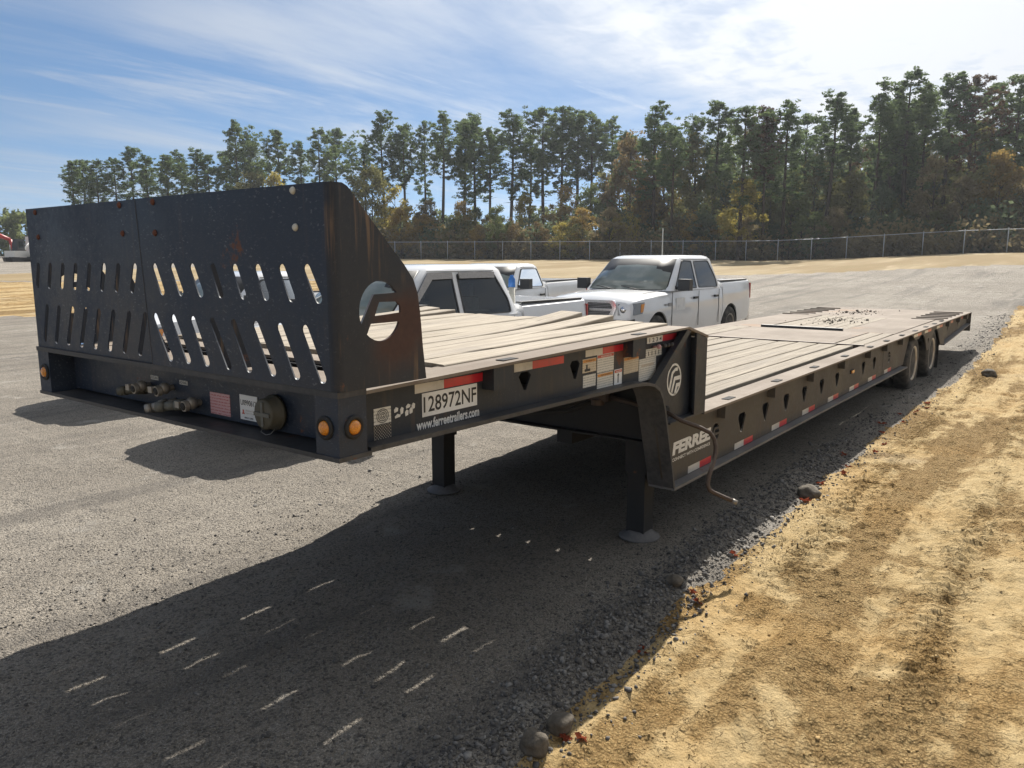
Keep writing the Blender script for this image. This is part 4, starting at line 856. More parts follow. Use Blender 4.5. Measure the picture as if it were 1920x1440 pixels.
def make_pickup(kind='crew', visor=False):
    root = bpy.data.objects.new('pickup_truck', None); COL.objects.link(root); root.empty_display_size = .3
    if kind == 'crew': L, x_cab1, ax2, roof1, wb_top = 5.80, 4.06, 4.55, 3.80, 2.26
    else: L, x_cab1, ax2, roof1, wb_top = 5.45, 3.10, 4.22, 2.92, 2.02
    ax1 = .98; cowl = 1.46 if kind == 'crew' else 1.38
    H = 1.93 if kind == 'crew' else 1.80
    S_ = [dict(x=.06,w=.82,zb=.50,zt=1.00),dict(x=.09,w=.89,zb=.46,zt=1.07,cr=.04),dict(x=.18,w=.945,zb=.38,zt=1.115,cr=.06),dict(x=.40,w=.98,zb=.38,zt=1.15,cr=.075),dict(x=.70,w=.997,zb=.38,zt=1.17,cr=.08),dict(x=1.05,w=1.0,zb=.38,zt=1.19,cr=.075),dict(x=cowl,w=1.0,zb=.37,zt=1.21,cr=.05),dict(x=cowl+.25,w=1.0,zb=.36,zt=1.245,cr=.02)]
    n = 4
    for k in range(1, n+1): S_.append(dict(x=cowl+.25+(x_cab1-cowl-.25)*k/n, w=1.0, zb=.36, zt=1.245+.03*k/n, cr=.02))
    body = loft(S_, side_sec).build('body', MAT['paint'], None)
    cut = []
    for c_ in (ax1,):
        for s in (-1, 1): cut.append(MB().cyl((c_, s*.55, .42), (c_, s*1.2, .42), .455, 40).build('cut', None))
    boolean_cut(body, cut); body.parent = root
    # cargo bed
    B0 = x_cab1+.035; bd = [dict(x=B0,w=.995,zb=.40,zt=1.36,cr=0),dict(x=(B0+L)/2,w=1.0,zb=.40,zt=1.37,cr=0),dict(x=L-.20,w=1.0,zb=.42,zt=1.38,cr=0),dict(x=L-.06,w=.985,zb=.50,zt=1.385,cr=0)]
    bed = loft(bd, side_sec).build('cargo_bed', MAT['paint'], None)
    cut = [MB().box((B0+.06,-.80,.72),(L-.12,.80,1.6)).build('cut', None)]
    for s in (-1, 1): cut.append(MB().cyl((ax2, s*.55, .42), (ax2, s*1.2, .42), .455, 40).build('cut', None))
    boolean_cut(bed, cut); bed.parent = root
    for s in (-1, 1):
        MB().box((B0+.03,s*.80,1.372),(L-.10,s*.91,1.395)).build('rail_cap', MAT['black_plastic'], bed, .006)
        MB().box((L-.08,s*.86,.95),(L-.045,s*.995,1.30)).build('tail_lamp', MAT['red_lens'], bed, .01)
    MB().box((L-.05,-.80,.72),(L-.015,.80,1.37)).build('tailgate', MAT['paint'], root, .015)
    MB().box((L-.03,-.92,.42),(L+.12,.92,.62)).build('rear_bumper', MAT['chrome'], root, .02)
    # cab above the belt line
    zb, zr = 1.235, H-.03; yb_, yr = .962, .775
    fx_ = lambda z: cowl+.02+(wb_top-cowl-.02)*(z-zb)/(zr-zb)
    bx_ = lambda z: x_cab1-.01+(roof1-x_cab1+.01)*(z-zb)/(zr-zb)
    yy = lambda z: yb_+(yr-yb_)*(z-zb)/(zr-zb)
    mb = MB(); rows = []
    zs = [zb, zb+.22, zb+.45, zr-.05, zr, zr+.028]; ins = [0, 0, 0, 0, .05, .16]
    for z, i_ in zip(zs, ins):
        zc = min(z, zr); x0, x1, y_ = fx_(zc)+i_*1.5, bx_(zc)-i_*.6, yy(zc)-i_*.7
        ring = [(x0-.10 if i_ < .1 else x0-.03, 0), (x0-.06 if i_ < .1 else x0-.02, -y_*.55), (x0+.03, -y_*.93), (x0+.10, -y_)]
        ring += [(x0+.10+(x1-.08-x0-.10)*k/4, -y_-(.012 if 0 < k < 4 else 0)) for k in range(1, 5)] + [(x1-.02, -y_*.95), (x1, -y_*.8), (x1+.01, 0)]
        full = ring + [(x, -y) for x, y in ring[-2:0:-1]]
        rows.append([mb.bm.verts.new((x, y, z)) for x, y in full])
    m_ = len(rows[0])
    for A_, B_ in zip(rows, rows[1:]):
        for k in range(m_): mb.bm.faces.new([A_[k], A_[(k+1) % m_], B_[(k+1) % m_], B_[k]])
    mb.bm.faces.new(rows[-1]); mb.bm.faces.new(rows[0][::-1])
    cab = mb.build('cab_roof', MAT['paint'], root); cab.data.polygons.foreach_set('use_smooth', [True]*len(cab.data.polygons)); cab.data.set_sharp_from_angle(angle=R(50))
    # side glass
    def pane(poly, s, name, mat, off, th=.012, par=root):
        mb = MB(); mb.prism([(x, s*(yy(z)+off), z) for x, z in poly], (0, -s*th, 0)); return mb.build(name, MAT[mat], par)
    def rounded(poly, r=.05, n=4):
        out = []
        for i, p_ in enumerate(poly):
            p_ = Vector(p_); a = (Vector(poly[i-1])-p_); b = (Vector(poly[(i+1) % len(poly)])-p_); ra = min(r, a.length*.4, b.length*.4); A_, B_ = p_+a.normalized()*ra, p_+b.normalized()*ra
            for k in range(n+1): t_ = k/n; q_ = A_*(1-t_)**2+p_*2*t_*(1-t_)+B_*t_**2; out.append((q_.x, q_.y))
        return out
    zt_, zl_ = zr-.10, zb+.045; wins = []
    if kind == 'crew':
        mid = 2.78; wins = [[(fx_(zl_)+.22, zl_), (mid-.06, zl_), (mid-.06, zt_), (fx_(zt_)+.17, zt_)], [(mid+.07, zl_), (bx_(zl_)-.24, zl_), (bx_(zl_)-.26, zl_+.18), (bx_(zt_)-.26, zt_), (mid+.07, zt_)]]; doors = [cowl+.08, mid, x_cab1-.22]
    else: wins = [[(fx_(zl_)+.22, zl_), (x_cab1-.22, zl_), (x_cab1-.30, zt_), (fx_(zt_)+.17, zt_)]]; doors = [cowl+.08, x_cab1-.16]
    boolean_cut(cab, [MB().prism([(x, -1.2, z) for x, z in rounded(w_)], (0, 2.4, 0)).build('cut', MAT['liner']) for w_ in wins]); cab.data.set_sharp_from_angle(angle=R(50))
    for s in (-1, 1):
        for w_ in wins:
            c_ = Vector((sum(p_[0] for p_ in w_)/len(w_), sum(p_[1] for p_ in w_)/len(w_))); big = [tuple(Vector(p_)+(Vector(p_)-c_).normalized()*.028) for p_ in w_]
            lo_, li_ = rounded(big), rounded(w_); mb = MB(); nn = len(lo_)
            for d0 in (.020,):
                A_ = [mb.bm.verts.new((x, s*(yy(z)+d0), z)) for x, z in lo_]; B_ = [mb.bm.verts.new((x, s*(yy(z)+d0), z)) for x, z in li_]; D_ = [mb.bm.verts.new((x, s*(yy(z)-.03), z)) for x, z in li_]; E_ = [mb.bm.verts.new((x, s*(yy(z)-.005), z)) for x, z in lo_]
                for k in range(nn):
                    k2 = (k+1) % nn; mb.bm.faces.new([A_[k], A_[k2], B_[k2], B_[k]]); mb.bm.faces.new([B_[k], B_[k2], D_[k2], D_[k]]); mb.bm.faces.new([E_[k], E_[k2], A_[k2], A_[k]])
            fr = mb.build('window_frame', MAT['black_plastic'], root)
            mb = MB(); mb.poly([(x, s*(yy(z)+.012), z) for x, z in li_]); mb.build('pane', MAT['side_glass'], fr)
        MB().prism([(fx_(zr-.06)+.10, s*(yy(zr-.06)+.020), zr-.062), (bx_(zr-.06)-.22, s*(yy(zr-.06)+.020), zr-.062), (bx_(zr-.06)-.22, s*(yy(zr-.06)+.012), zr-.050), (fx_(zr-.06)+.10, s*(yy(zr-.06)+.012), zr-.050)], (0, s*.004, 0)).build('drip_rail', MAT['black_plastic'], cab)
        for w_ in wins:      # seat back and head rest seen through the glass
            sx_ = sum(p_[0] for p_ in w_)/len(w_)+.22; MB().box((sx_-.06, s*.30-.20, zl_-.01), (sx_+.06, s*.30+.20, zl_+.18)).build('seat_back', MAT['grey_plastic'], root, .04); MB().box((sx_-.05, s*.30-.12, zl_+.20), (sx_+.04, s*.30+.12, zl_+.38)).build('head_rest', MAT['grey_plastic'], root, .04)
        if visor:
            x0_, x1_, xm = fx_(zl_+.16)+.20, fx_(zt_)+.15, mid
            for pl in ([(x0_-.02, zl_+.17), (x0_+.05, zl_+.16), (x1_+.04, zt_-.055), (xm-.06, zt_-.05), (xm-.06, zt_+.03), (x1_-.02, zt_+.03)], [(xm+.07, zt_-.05), (bx_(zt_)-.28, zt_-.05), (bx_(zt_)-.26, zt_+.03), (xm+.07, zt_+.03)]):
                pane(pl, s, 'window_visor', 'visor', .050, .014)
        # door seams and handles
        for d_ in doors: MB().box((d_-.010, s*.9985, .50), (d_+.010, s*1.0025, zb-.02)).build('door_seam', MAT['liner'], body)
        for d_ in doors[1:]: h_ = MB().box((d_-.27, s*.998, 1.055), (d_-.07, s*1.035, 1.10)).build('door_handle', MAT['black_plastic'], body, .012)
        # mirror
        mx_, mz_ = fx_(zl_)+.26, zb+.10
        mr = MB().box((mx_-.09, s*1.03, mz_-.09), (mx_+.06, s*1.27, mz_+.13)).build('door_mirror', MAT['black_plastic'], root, .04)
        MB().box((mx_-.03, s*.93, mz_-.07), (mx_+.04, s*1.05, mz_-.01)).build('mirror_arm', MAT['black_plastic'], mr, .01)
        # head lamp and its amber corner
        hl = MB().hexa([(.045,s*.64,.84),(.13,s*.945,.85),(.34,s*.990,.87),(.26,s*.62,.84),(.062,s*.63,1.045),(.17,s*.935,1.06),(.42,s*.986,1.075),(.28,s*.60,1.06)]).build('head_lamp', MAT['clear_lens'], root, .02)
        MB().hexa([(.29,s*.985,.89),(.355,s*.997,.90),(.355,s*.96,.90),(.29,s*.95,.89),(.32,s*.982,1.04),(.41,s*.994,1.05),(.41,s*.96,1.05),(.32,s*.95,1.04)]).build('turn_lamp', MAT['amber_lens'], hl)
        MB().lathe([(.001,0),(.055,.0),(.075,-.05),(.08,-.06),(.001,-.06)], (.048, s*.74, .945), (-1, 0, 0), 16).build('reflector', MAT['chrome'], hl)
        # wheels
        for axx in (ax1, ax2):
            h_ = link('wheel', PT, None, root); h_.location = (axx, s*.865, .40); r_ = link('rim', PR, None, h_)
            if s > 0: h_.rotation_euler = (0, 0, math.pi)
        for axx in (ax1, ax2):
            a_ = [(axx+.452*math.cos(R(t_)), .42+.452*math.sin(R(t_))) for t_ in range(-5, 186, 10)]
            mb = MB()
            for (xa, za), (xb, zb2) in zip(a_, a_[1:]): mb.hexa([(xa, s*.60, za), (xb, s*.60, zb2), (xb, s*.97, zb2), (xa, s*.97, za), (xa+(xa-axx)*.03, s*.60, za+(za-.42)*.03), (xb+(xb-axx)*.03, s*.60, zb2+(zb2-.42)*.03), (xb+(xb-axx)*.03, s*.97, zb2+(zb2-.42)*.03), (xa+(xa-axx)*.03, s*.97, za+(za-.42)*.03)])
            mb.build('wheel_housing', MAT['liner'], body)
    for s in (-1, 1): MB().box((ax1+.50, s*.965, .34), (x_cab1-.02, s*1.000, .405)).build('sill_trim', MAT['black_plastic'], body, .006)
    # windscreen
    wpl = []
    for z, k in ((zb+.03, .90), (zr-.055, .90)):
        y_ = yy(z)*k; x0 = fx_(z); wpl.append([(x0-.128, 0, z), (x0-.088, -y_*.6, z), (x0+.015, -y_, z)])
    for tag_, off, mt in (('windscreen_frame', 0, 'black_plastic'), ('windscreen', -.008, 'windscreen')):
        mb = MB(); sh = .03 if off == 0 else 0
        lo = [(x+off, y*(1+sh), z-sh*.5) for x, y, z in wpl[0]]; hi = [(x+off, y*(1+sh), z+sh*.4) for x, y, z in wpl[1]]
        lo = lo[::-1]+[(x, -y, z) for x, y, z in lo[1:]]; hi = hi[::-1]+[(x, -y, z) for x, y, z in hi[1:]]
        for k in range(4): mb.poly([lo[k], lo[k+1], hi[k+1], hi[k]])
        bmesh.ops.remove_doubles(mb.bm, verts=mb.bm.verts, dist=1e-5)
        for f in mb.bm.faces: f.smooth = True
        ext = bmesh.ops.extrude_face_region(mb.bm, geom=list(mb.bm.faces)); bmesh.ops.translate(mb.bm, verts=[v for v in ext['geom'] if isinstance(v, bmesh.types.BMVert)], vec=(.05, 0, 0))
        mb.build(tag_, MAT[mt], root)
    for s in (-.45, .12):
        MB().tube([(cowl-.10, s, zb+.005), (cowl-.06, s+.30, zb+.055), (cowl-.02, s+.52, zb+.085)], .010, 6).build('wiper', MAT['black_plastic'], root)
    # rear glass
    MB().hexa([(bx_(zb+.06)+.004,-.60,zb+.08),(bx_(zb+.06)+.012,-.60,zb+.08),(bx_(zb+.06)+.012,.60,zb+.08),(bx_(zb+.06)+.004,.60,zb+.08),(bx_(zt_)+.006,-.56,zt_),(bx_(zt_)+.014,-.56,zt_),(bx_(zt_)+.014,.56,zt_),(bx_(zt_)+.006,.56,zt_)]).build('rear_window', MAT['glass'], root)
    # grille, bumper
    g_ = MB(); out_ = [(-.52,.74),(.52,.74),(.63,1.00),(.57,1.11),(-.57,1.11),(-.63,1.00)]
    me = plate([rounded(out_, .06), rounded([(y*.86, .94+(z-.94)*.72) for y, z in out_], .05)], .05); me.transform(Matrix(((0,0,1,.045),(1,0,0,0),(0,1,0,0),(0,0,0,1)))); gr = link('grille_surround', me, MAT['chrome'], root)
    MB().box((.045,-.53,.80),(.075,.53,1.07)).build('grille_mesh', MAT['black_plastic'], gr)
    for z in np.arange(.815, 1.06, .028): MB().box((.039,-.50,float(z)),(.046,.50,float(z)+.008)).build('grille_slat', MAT['grey_plastic'], gr)
    if kind == 'crew':
        MB().box((.018,-.53,.915),(.050,.53,.955)).build('cross_bar', MAT['chrome'], gr, .006); MB().box((.018,-.024,.80),(.049,.024,1.07)).build('cross_bar', MAT['chrome'], gr, .006)
        MB().lathe([(.001,.03),(.045,.025),(.06,0),(.001,0)], (.022,0,.942), (-1,0,0), 16).build('badge', MAT['black_plastic'], gr)
    MB().hexa([(-.03,-.80,.42),(-.03,.80,.42),(.12,.93,.40),(.12,-.93,.40),(-.03,-.80,.74),(-.03,.80,.74),(.14,.945,.78),(.14,-.945,.78)]).build('front_bumper', MAT['black_plastic'] if kind == 'crew' else MAT['chrome'], root, .03)
    MB().box((.10,-.70,.26),(.30,.70,.40)).build('air_dam', MAT['black_plastic'], root, .02)
    MB().box((ax1+.6,-.80,.36),(ax2-.6,.80,.44)).build('underbody', MAT['liner'], root)
    # hood seams
    for s in (-1, 1): MB().tube([(.30,s*.62,1.150),(.8,s*.70,1.203),(cowl-.05,s*.76,1.238)], .006, 6).build('hood_seam', MAT['grey_plastic'], body)
    if kind == 'crew':
        MB().box((1.22,-1.003,.97),(1.34,-.997,1.005)).build('side_badge', MAT['grey_plastic'], body); MB().box((1.38,-1.003,.955),(1.52,-.997,1.02)).build('side_badge', MAT['grey_plastic'], body)
        MB().box((1.72,-1.002,.86),(2.12,-.998,1.10)).build('door_sign', MAT['sticker_white'], body)
    return root
PT, PR = (lambda r, w, q: (wheel_meshes(r, w, q)))(.40, .26, .235)
PR = PR.copy(); PR.materials.clear(); PR.materials.append(MAT['worn_metal'])
def place(o, x, y, rz, dz=0):
    o.location = (x, y, gz(x+2.5, y)+dz); o.rotation_euler = (0, 0, rz)
tr = make_pickup('crew', True); place(tr, 3.05, 5.42, R(-1)); tag(tr, 'white crew cab pickup with window visors, nearest, just behind the headboard', 'pickup truck', 'white pickups parked on the lot')
t2 = make_pickup('regular'); place(t2, 10.36, 8.95, R(8)); tag(t2, 'white single cab pickup parked between the two crew cab pickups', 'pickup truck', 'white pickups parked on the lot')
t3 = copy_tree(tr); place(t3, 10.96, 5.71, R(0.3)); t3.scale = (1.04,)*3; tag(t3, 'white crew cab pickup with chrome grille facing the lower deck', 'pickup truck', 'white pickups parked on the lot')
for ch in list(t3.children):
    if ch.name.startswith('window_visor'): bpy.data.objects.remove(ch)
MB().tube([(4.3,.6,1.3),(4.3,.6,2.55)], .012, 6).build('whip_antenna', MAT['pale_plug'], t3)
t4 = copy_tree(t2); place(t4, 3.35, 9.0, R(-2)); tag(t4, 'white pickup mostly hidden behind the slotted headboard', 'pickup truck', 'white pickups parked on the lot')
mb = MB(); mb.lathe([(.001,0),(.045,0),(.05,.02),(.05,.86),(.001,.86)], (0,0,0), (0,0,1), 16); cn = mb.build('blue_topped_tube', MAT['pale_plug']); cn.location = (7.66, 5.0, gz(5.5,5.4)+.722)
MB().lathe([(.001,.86),(.055,.86),(.052,.98),(.03,1.01),(.03,1.04),(.001,1.04)], (0,0,0), (0,0,1), 16).build('cap', MAT['blue_plastic'], cn); tag(cn, 'pale tube with a blue top standing in the nearest pickup bed', 'tube')

# ------------------------------------------------------------------ chain link fence
FN = empty('chain_link_fence', (59.7, 60.7, tz(59.7, 60.7)), 0, 'grey chain link fence running along the foot of the woods', 'fence')
def fpart(o): o.parent = FN; o.matrix_parent_inverse = Matrix.Translation(FN.location).inverted(); return o
path = [Vector((49.1,135.0)), Vector((59.7,60.7)), Vector((71.4,28.5)), Vector((71.9,4.4)), Vector((72.3,-6.0))]
post_me = None; HF = 1.85
pts = []
for a, b in zip(path, path[1:]):
    n = max(1, round((b-a).length/3.05)); pts += [a+(b-a)*k/n for k in range(n)]
pts.append(path[-1])
mb = MB(); mb.tube([(0,0,-.1),(0,0,HF+.05)], .034, 8); mb.ball((0,0,HF+.07), .045, 8); po = mb.build('post', MAT['galv']); pme = po.data; bpy.data.objects.remove(po)
for p_ in pts: o = link('post', pme, None, None); o.location = (p_.x, p_.y, tz(p_.x, p_.y)); fpart(o)
zs_ = [tz(p_.x, p_.y) for p_ in pts]
mb = MB(); mb.tube([(p_.x, p_.y, z+HF) for p_, z in zip(pts, zs_)], .026, 6); fpart(mb.build('top_rail', MAT['galv']))
for (a, za), (b, zb) in zip(zip(pts, zs_), zip(pts[1:], zs_[1:])):
    L_ = (b-a).length; d = (b-a)/L_; nrm = Vector((-d.y, d.x)); V_, F_ = [], []; st = .085; h_ = HF-.04; n = int((L_+h_)/st); w_ = .0017
    for k in range(n):
        for s in (0, 1):
            u0 = k*st-h_; u1 = u0+h_; v0, v1 = 0, h_
            if u0 < 0: v0 = -u0; u0 = 0
            if u1 > L_: v1 -= u1-L_; u1 = L_
            if u1 <= u0: continue
            if s: v0, v1 = h_-v0, h_-v1
            q = []
            for u, v, e in ((u0, v0, -1), (u1, v1, -1), (u1, v1, 1), (u0, v0, 1)):
                pp = a+d*u; q.append((pp.x+nrm.x*(.004 if s else -.004), pp.y+nrm.y*(.004 if s else -.004), za+(zb-za)*u/L_+v+.03+e*w_))
            F_.append([len(V_)+i for i in range(4)]); V_ += q
    fpart(link('wire_mesh', fast_mesh('wire_mesh', V_, F_), MAT['wire']))

# ------------------------------------------------------------------ trees
def quads(C, size, asp, seed, tone):
    g = np.random.default_rng(seed); n = len(C); a = g.normal(size=(n, 3)); a /= np.linalg.norm(a, axis=1)[:, None]; b = g.normal(size=(n, 3)); b -= a*(a*b).sum(1)[:, None]; b /= np.linalg.norm(b, axis=1)[:, None]
    s = size*g.uniform(.6, 1.35, n)[:, None]; a *= s; b *= s*asp
    V = np.stack([C-a, C-b*.9+a*.1, C+a, C+b], 1).reshape(-1, 3); F = np.arange(4*n).reshape(-1, 4)
    return V, F, np.repeat(tone, 4)
def leaf_mesh(name, C, size, asp, seed, tone):
    V, F, tn = quads(C, size, asp, seed, tone); me = fast_mesh(name, V, F); at = me.attributes.new('tone', 'FLOAT', 'POINT'); at.data.foreach_set('value', tn.astype(np.float32)); return me
def pine_proto(seed):
    """20 m pine: bare trunk, dead stubs, up-curved limbs and an open crown of needle tufts"""
    g = np.random.default_rng(seed); H = 20.; mb = MB(); sway = g.normal(0, .3, 2)
    axis_ = lambda z: Vector((sway[0]*math.sin(z/H*2.2), sway[1]*math.sin(z/H*1.7), z))
    zz = [-.4, .3, 1.5, 4, 7, 10, 13, 16, 18.4, 19.8]; mb.tube([axis_(z) for z in zz], [.30, .23, .205, .19, .175, .155, .125, .085, .05, .02], 8)
    cs = H*g.uniform(.36, .58); C, TN = [], []; nb = int(g.integers(46, 62)); Rm = g.uniform(2.5, 3.6); lop = g.uniform(0, 6.28)
    for k in range(9):
        z = H*g.uniform(.2, .5); az = g.uniform(0, 6.28); p0 = axis_(z); mb.tube([p0, p0+Vector((math.cos(az), math.sin(az), g.uniform(-.2, .2)))*g.uniform(.4, 1.3)], [.03, .008], 3, False)
    for k in range(nb):
        u = (k+g.random())/nb; z = cs+(H-.3-cs)*u; prof = min(1, .45+1.6*u) if u < .35 else max(.20, 1-((u-.35)/.65)**1.4*.82); ln = Rm*prof*g.uniform(.35, 1.2)
        if g.random() < (.40 if u < .3 else .12): continue
        az = k*2.4+g.normal(0, .6); ln *= 1+.3*math.cos(az-lop); up = g.uniform(-.15, .30)+.55*u; p0 = axis_(z); d = Vector((math.cos(az), math.sin(az), up)); p1 = p0+d*ln*.55; p2 = p0+Vector((d.x, d.y, d.z+.30))*ln
        mb.tube([p0, p1, p2], [.060*(1-.6*u), .038*(1-.6*u), .012], 4, False)
        for q in range(int(4+ln*3.3)):
            t_ = g.uniform(.38, 1.05)
            c = (p0.lerp(p1, t_*2) if t_ < .5 else p1.lerp(p2, t_*2-1))+Vector(g.normal(0, .20*ln**.5, 3)); m = int(g.integers(20, 34)); rr = g.uniform(.20, .46)
            off = g.normal(0, 1, (m, 3)); off /= np.linalg.norm(off, axis=1)[:, None]; off *= (rr*g.random((m, 1))**.4); off[:, 2] *= .62
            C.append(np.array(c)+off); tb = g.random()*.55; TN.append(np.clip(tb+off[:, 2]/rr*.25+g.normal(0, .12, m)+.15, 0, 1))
    C = np.concatenate(C); TN = np.concatenate(TN)
    tme = mb.build('t', MAT['bark']); me = tme.data; bpy.data.objects.remove(tme)
    return me, leaf_mesh('crown', C, .15, .42, seed, TN)
def broad_proto(seed, tall=True):
    """10 m broadleaf: forked trunk, clumped crown; low=bush to the ground"""
    g = np.random.default_rng(seed); H = 10.; mb = MB(); C, TN = [], []
    mb.tube([(0,0,-.3),(.05,.02,1.2),(.1,-.05,3),(.0,.1,5.5),(.1,0,8.6)], [.16,.13,.11,.07,.02], 7)
    nc = 46 if tall else 40
    for k in range(nc):
        u = g.random(); z = H*((.22 if tall else .06)+(.76 if tall else .90)*u); rad = (3.0 if tall else 3.6)*math.sin(math.pi*min(1, .18+.80*u))**.75*g.uniform(.35, 1.0); az = g.uniform(0, 6.283)
        c = np.array([math.cos(az)*rad, math.sin(az)*rad, z]); zs0 = max(.6, z-rad*.8)
        if k % 2 == 0: mb.tube([(0.05,0,zs0),(c[0]*.5,c[1]*.5,(zs0+z)/2+.2),tuple(c)], [.05,.03,.01], 4, False)
        m = int(g.integers(75, 125)); rr = g.uniform(.5, 1.15); off = g.normal(0, 1, (m, 3)); off /= np.linalg.norm(off, axis=1)[:, None]; off *= rr*g.random((m, 1))**.45; off[:, 2] *= .8
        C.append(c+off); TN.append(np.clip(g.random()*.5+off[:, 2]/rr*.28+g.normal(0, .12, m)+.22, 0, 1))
    C = np.concatenate(C); TN = np.concatenate(TN); o = mb.build('t', MAT['bark']); me = o.data; bpy.data.objects.remove(o)
    return me, leaf_mesh('crown', C, .145, .65, seed, TN)
PINE = [pine_proto(100+i) for i in range(13)]; BROAD = [broad_proto(200+i) for i in range(6)]; BUSH = [broad_proto(300+i, False) for i in range(5)]
ORD = 'first second third fourth fifth sixth seventh eighth ninth tenth eleventh twelfth thirteenth fourteenth fifteenth sixteenth seventeenth eighteenth nineteenth twentieth'.split()
def ordw(k): return ORD[k] if k < 20 else 'twenty '+ORD[k-20] if k < 29 else ORD[(k-9) % 10]
def nth(k):
    tens = ['', '', 'twenty', 'thirty', 'forty', 'fifty', 'sixty']
    if k < 20: return ORD[k]
    t_, u = divmod(k+1, 10); return (tens[t_]+'-'+ORD[u-1]) if u else {2:'twentieth',3:'thirtieth',4:'fortieth',5:'fiftieth',6:'sixtieth'}[t_]
def tree(name, proto, x, y, ztop, H0, mat, wide, label, cat, group):
    z0 = tz(x, y); s = (ztop-z0)/H0; e = empty(name, (x, y, z0-.1), rnd.uniform(0, 6.28), label, cat, group); e.scale = (s*wide, s*wide, s)
    t_ = link('trunk', proto[0], None, e); c = link('crown', proto[1], None, e)
    if not proto[1].materials: proto[1].materials.append(MAT['pine_leaf'])
    c.material_slots[0].link = 'OBJECT'; c.material_slots[0].material = MAT[mat]
    return e
PINES_ROW = [(51.6, 119.0, 16.7), (54.3, 120.4, 17.3), (54.9, 116.8, 16.7), (57.7, 117.0, 17.5), (59.3, 115.2, 19.2), (57.8, 107.8, 17.3), (58.8, 105.7, 17.1), (64.6, 111.8, 18.7), (62.7, 104.7, 18.3), (63.9, 102.6, 17.5), (69.5, 108.0, 19.1), (67.6, 101.7, 22.6), (71.2, 103.1, 20.7), (71.5, 96.6, 21.6), (74.7, 95.1, 20.1), (72.9, 89.4, 20.9), (77.5, 91.4, 21.9)]
PINES_MID = [(72.2, 78.7, 17.7), (71.1, 73.7, 21.3), (74.4, 73.4, 20.0), (75.4, 70.8, 20.6), (71.6, 64.6, 20.3), (79.1, 67.5, 21.0), (78.7, 64.9, 20.9), (77.3, 61.5, 19.0), (76.4, 57.6, 20.4), (85.2, 61.4, 19.2), (83.1, 57.0, 22.0), (86.7, 56.8, 22.8), (89.6, 56.0, 22.5), (89.1, 53.5, 21.6), (93.0, 52.3, 21.3), (89.0, 47.8, 18.5)]
PINES_RIGHT = [(76.2, 37.6, 18.8), (72.7, 33.9, 15.8), (80.6, 34.9, 18.0), (81.1, 33.0, 19.5), (72.1, 26.5, 17.0), (74.1, 24.8, 16.8), (76.4, 23.7, 17.3), (88.3, 25.6, 18.2), (82.0, 21.5, 19.1), (86.5, 20.0, 18.2), (82.6, 17.5, 18.5), (86.6, 17.0, 18.6), (86.2, 14.8, 20.9), (86.7, 13.3, 19.5), (91.6, 12.2, 21.6), (93.0, 10.4, 21.3), (99.6, 9.2, 21.5), (97.3, 7.0, 21.6), (102.6, 5.9, 22.0), (92.5, 17.5, 19.3)]
BROADLEAF = [(64.0, 71.8, 12.2, 'olive'), (63.8, 68.6, 12.8, 'olive'), (64.0, 65.0, 10.4, 'yellow'), (67.1, 62.7, 9.2, 'tan'), (78.9, 42.1, 16.0, 'brown'), (78.7, 39.1, 13.2, 'gold'), (79.2, 34.9, 15.0, 'olive'), (78.7, 32.2, 10.7, 'green'), (72.9, 26.6, 9.8, 'yellow'), (79.9, 24.1, 11.2, 'green'), (78.5, 25.8, 8.9, 'olive'), (76.2, 18.9, 7.1, 'tan'), (78.8, 15.4, 8.8, 'dark'), (81.7, 11.6, 11.4, 'tan'), (79.9, 8.9, 9.3, 'tan'), (83.0, 6.5, 11.6, 'gold'), (79.6, 4.3, 8.5, 'tan'), (81.9, 28.1, 12.7, 'dark'), (83.0, 40.0, 16.8, 'olive'), (83.5, 19.3, 10.5, 'olive'), (86.8, 14.9, 10.5, 'dark'), (81.4, 47.1, 12.1, 'olive'), (80.4, 51.9, 10.9, 'gold'), (75.7, 54.6, 9.6, 'yellow'), (66.8, 91.5, 13.7, 'yellow'), (66.2, 95.7, 13.9, 'olive')]
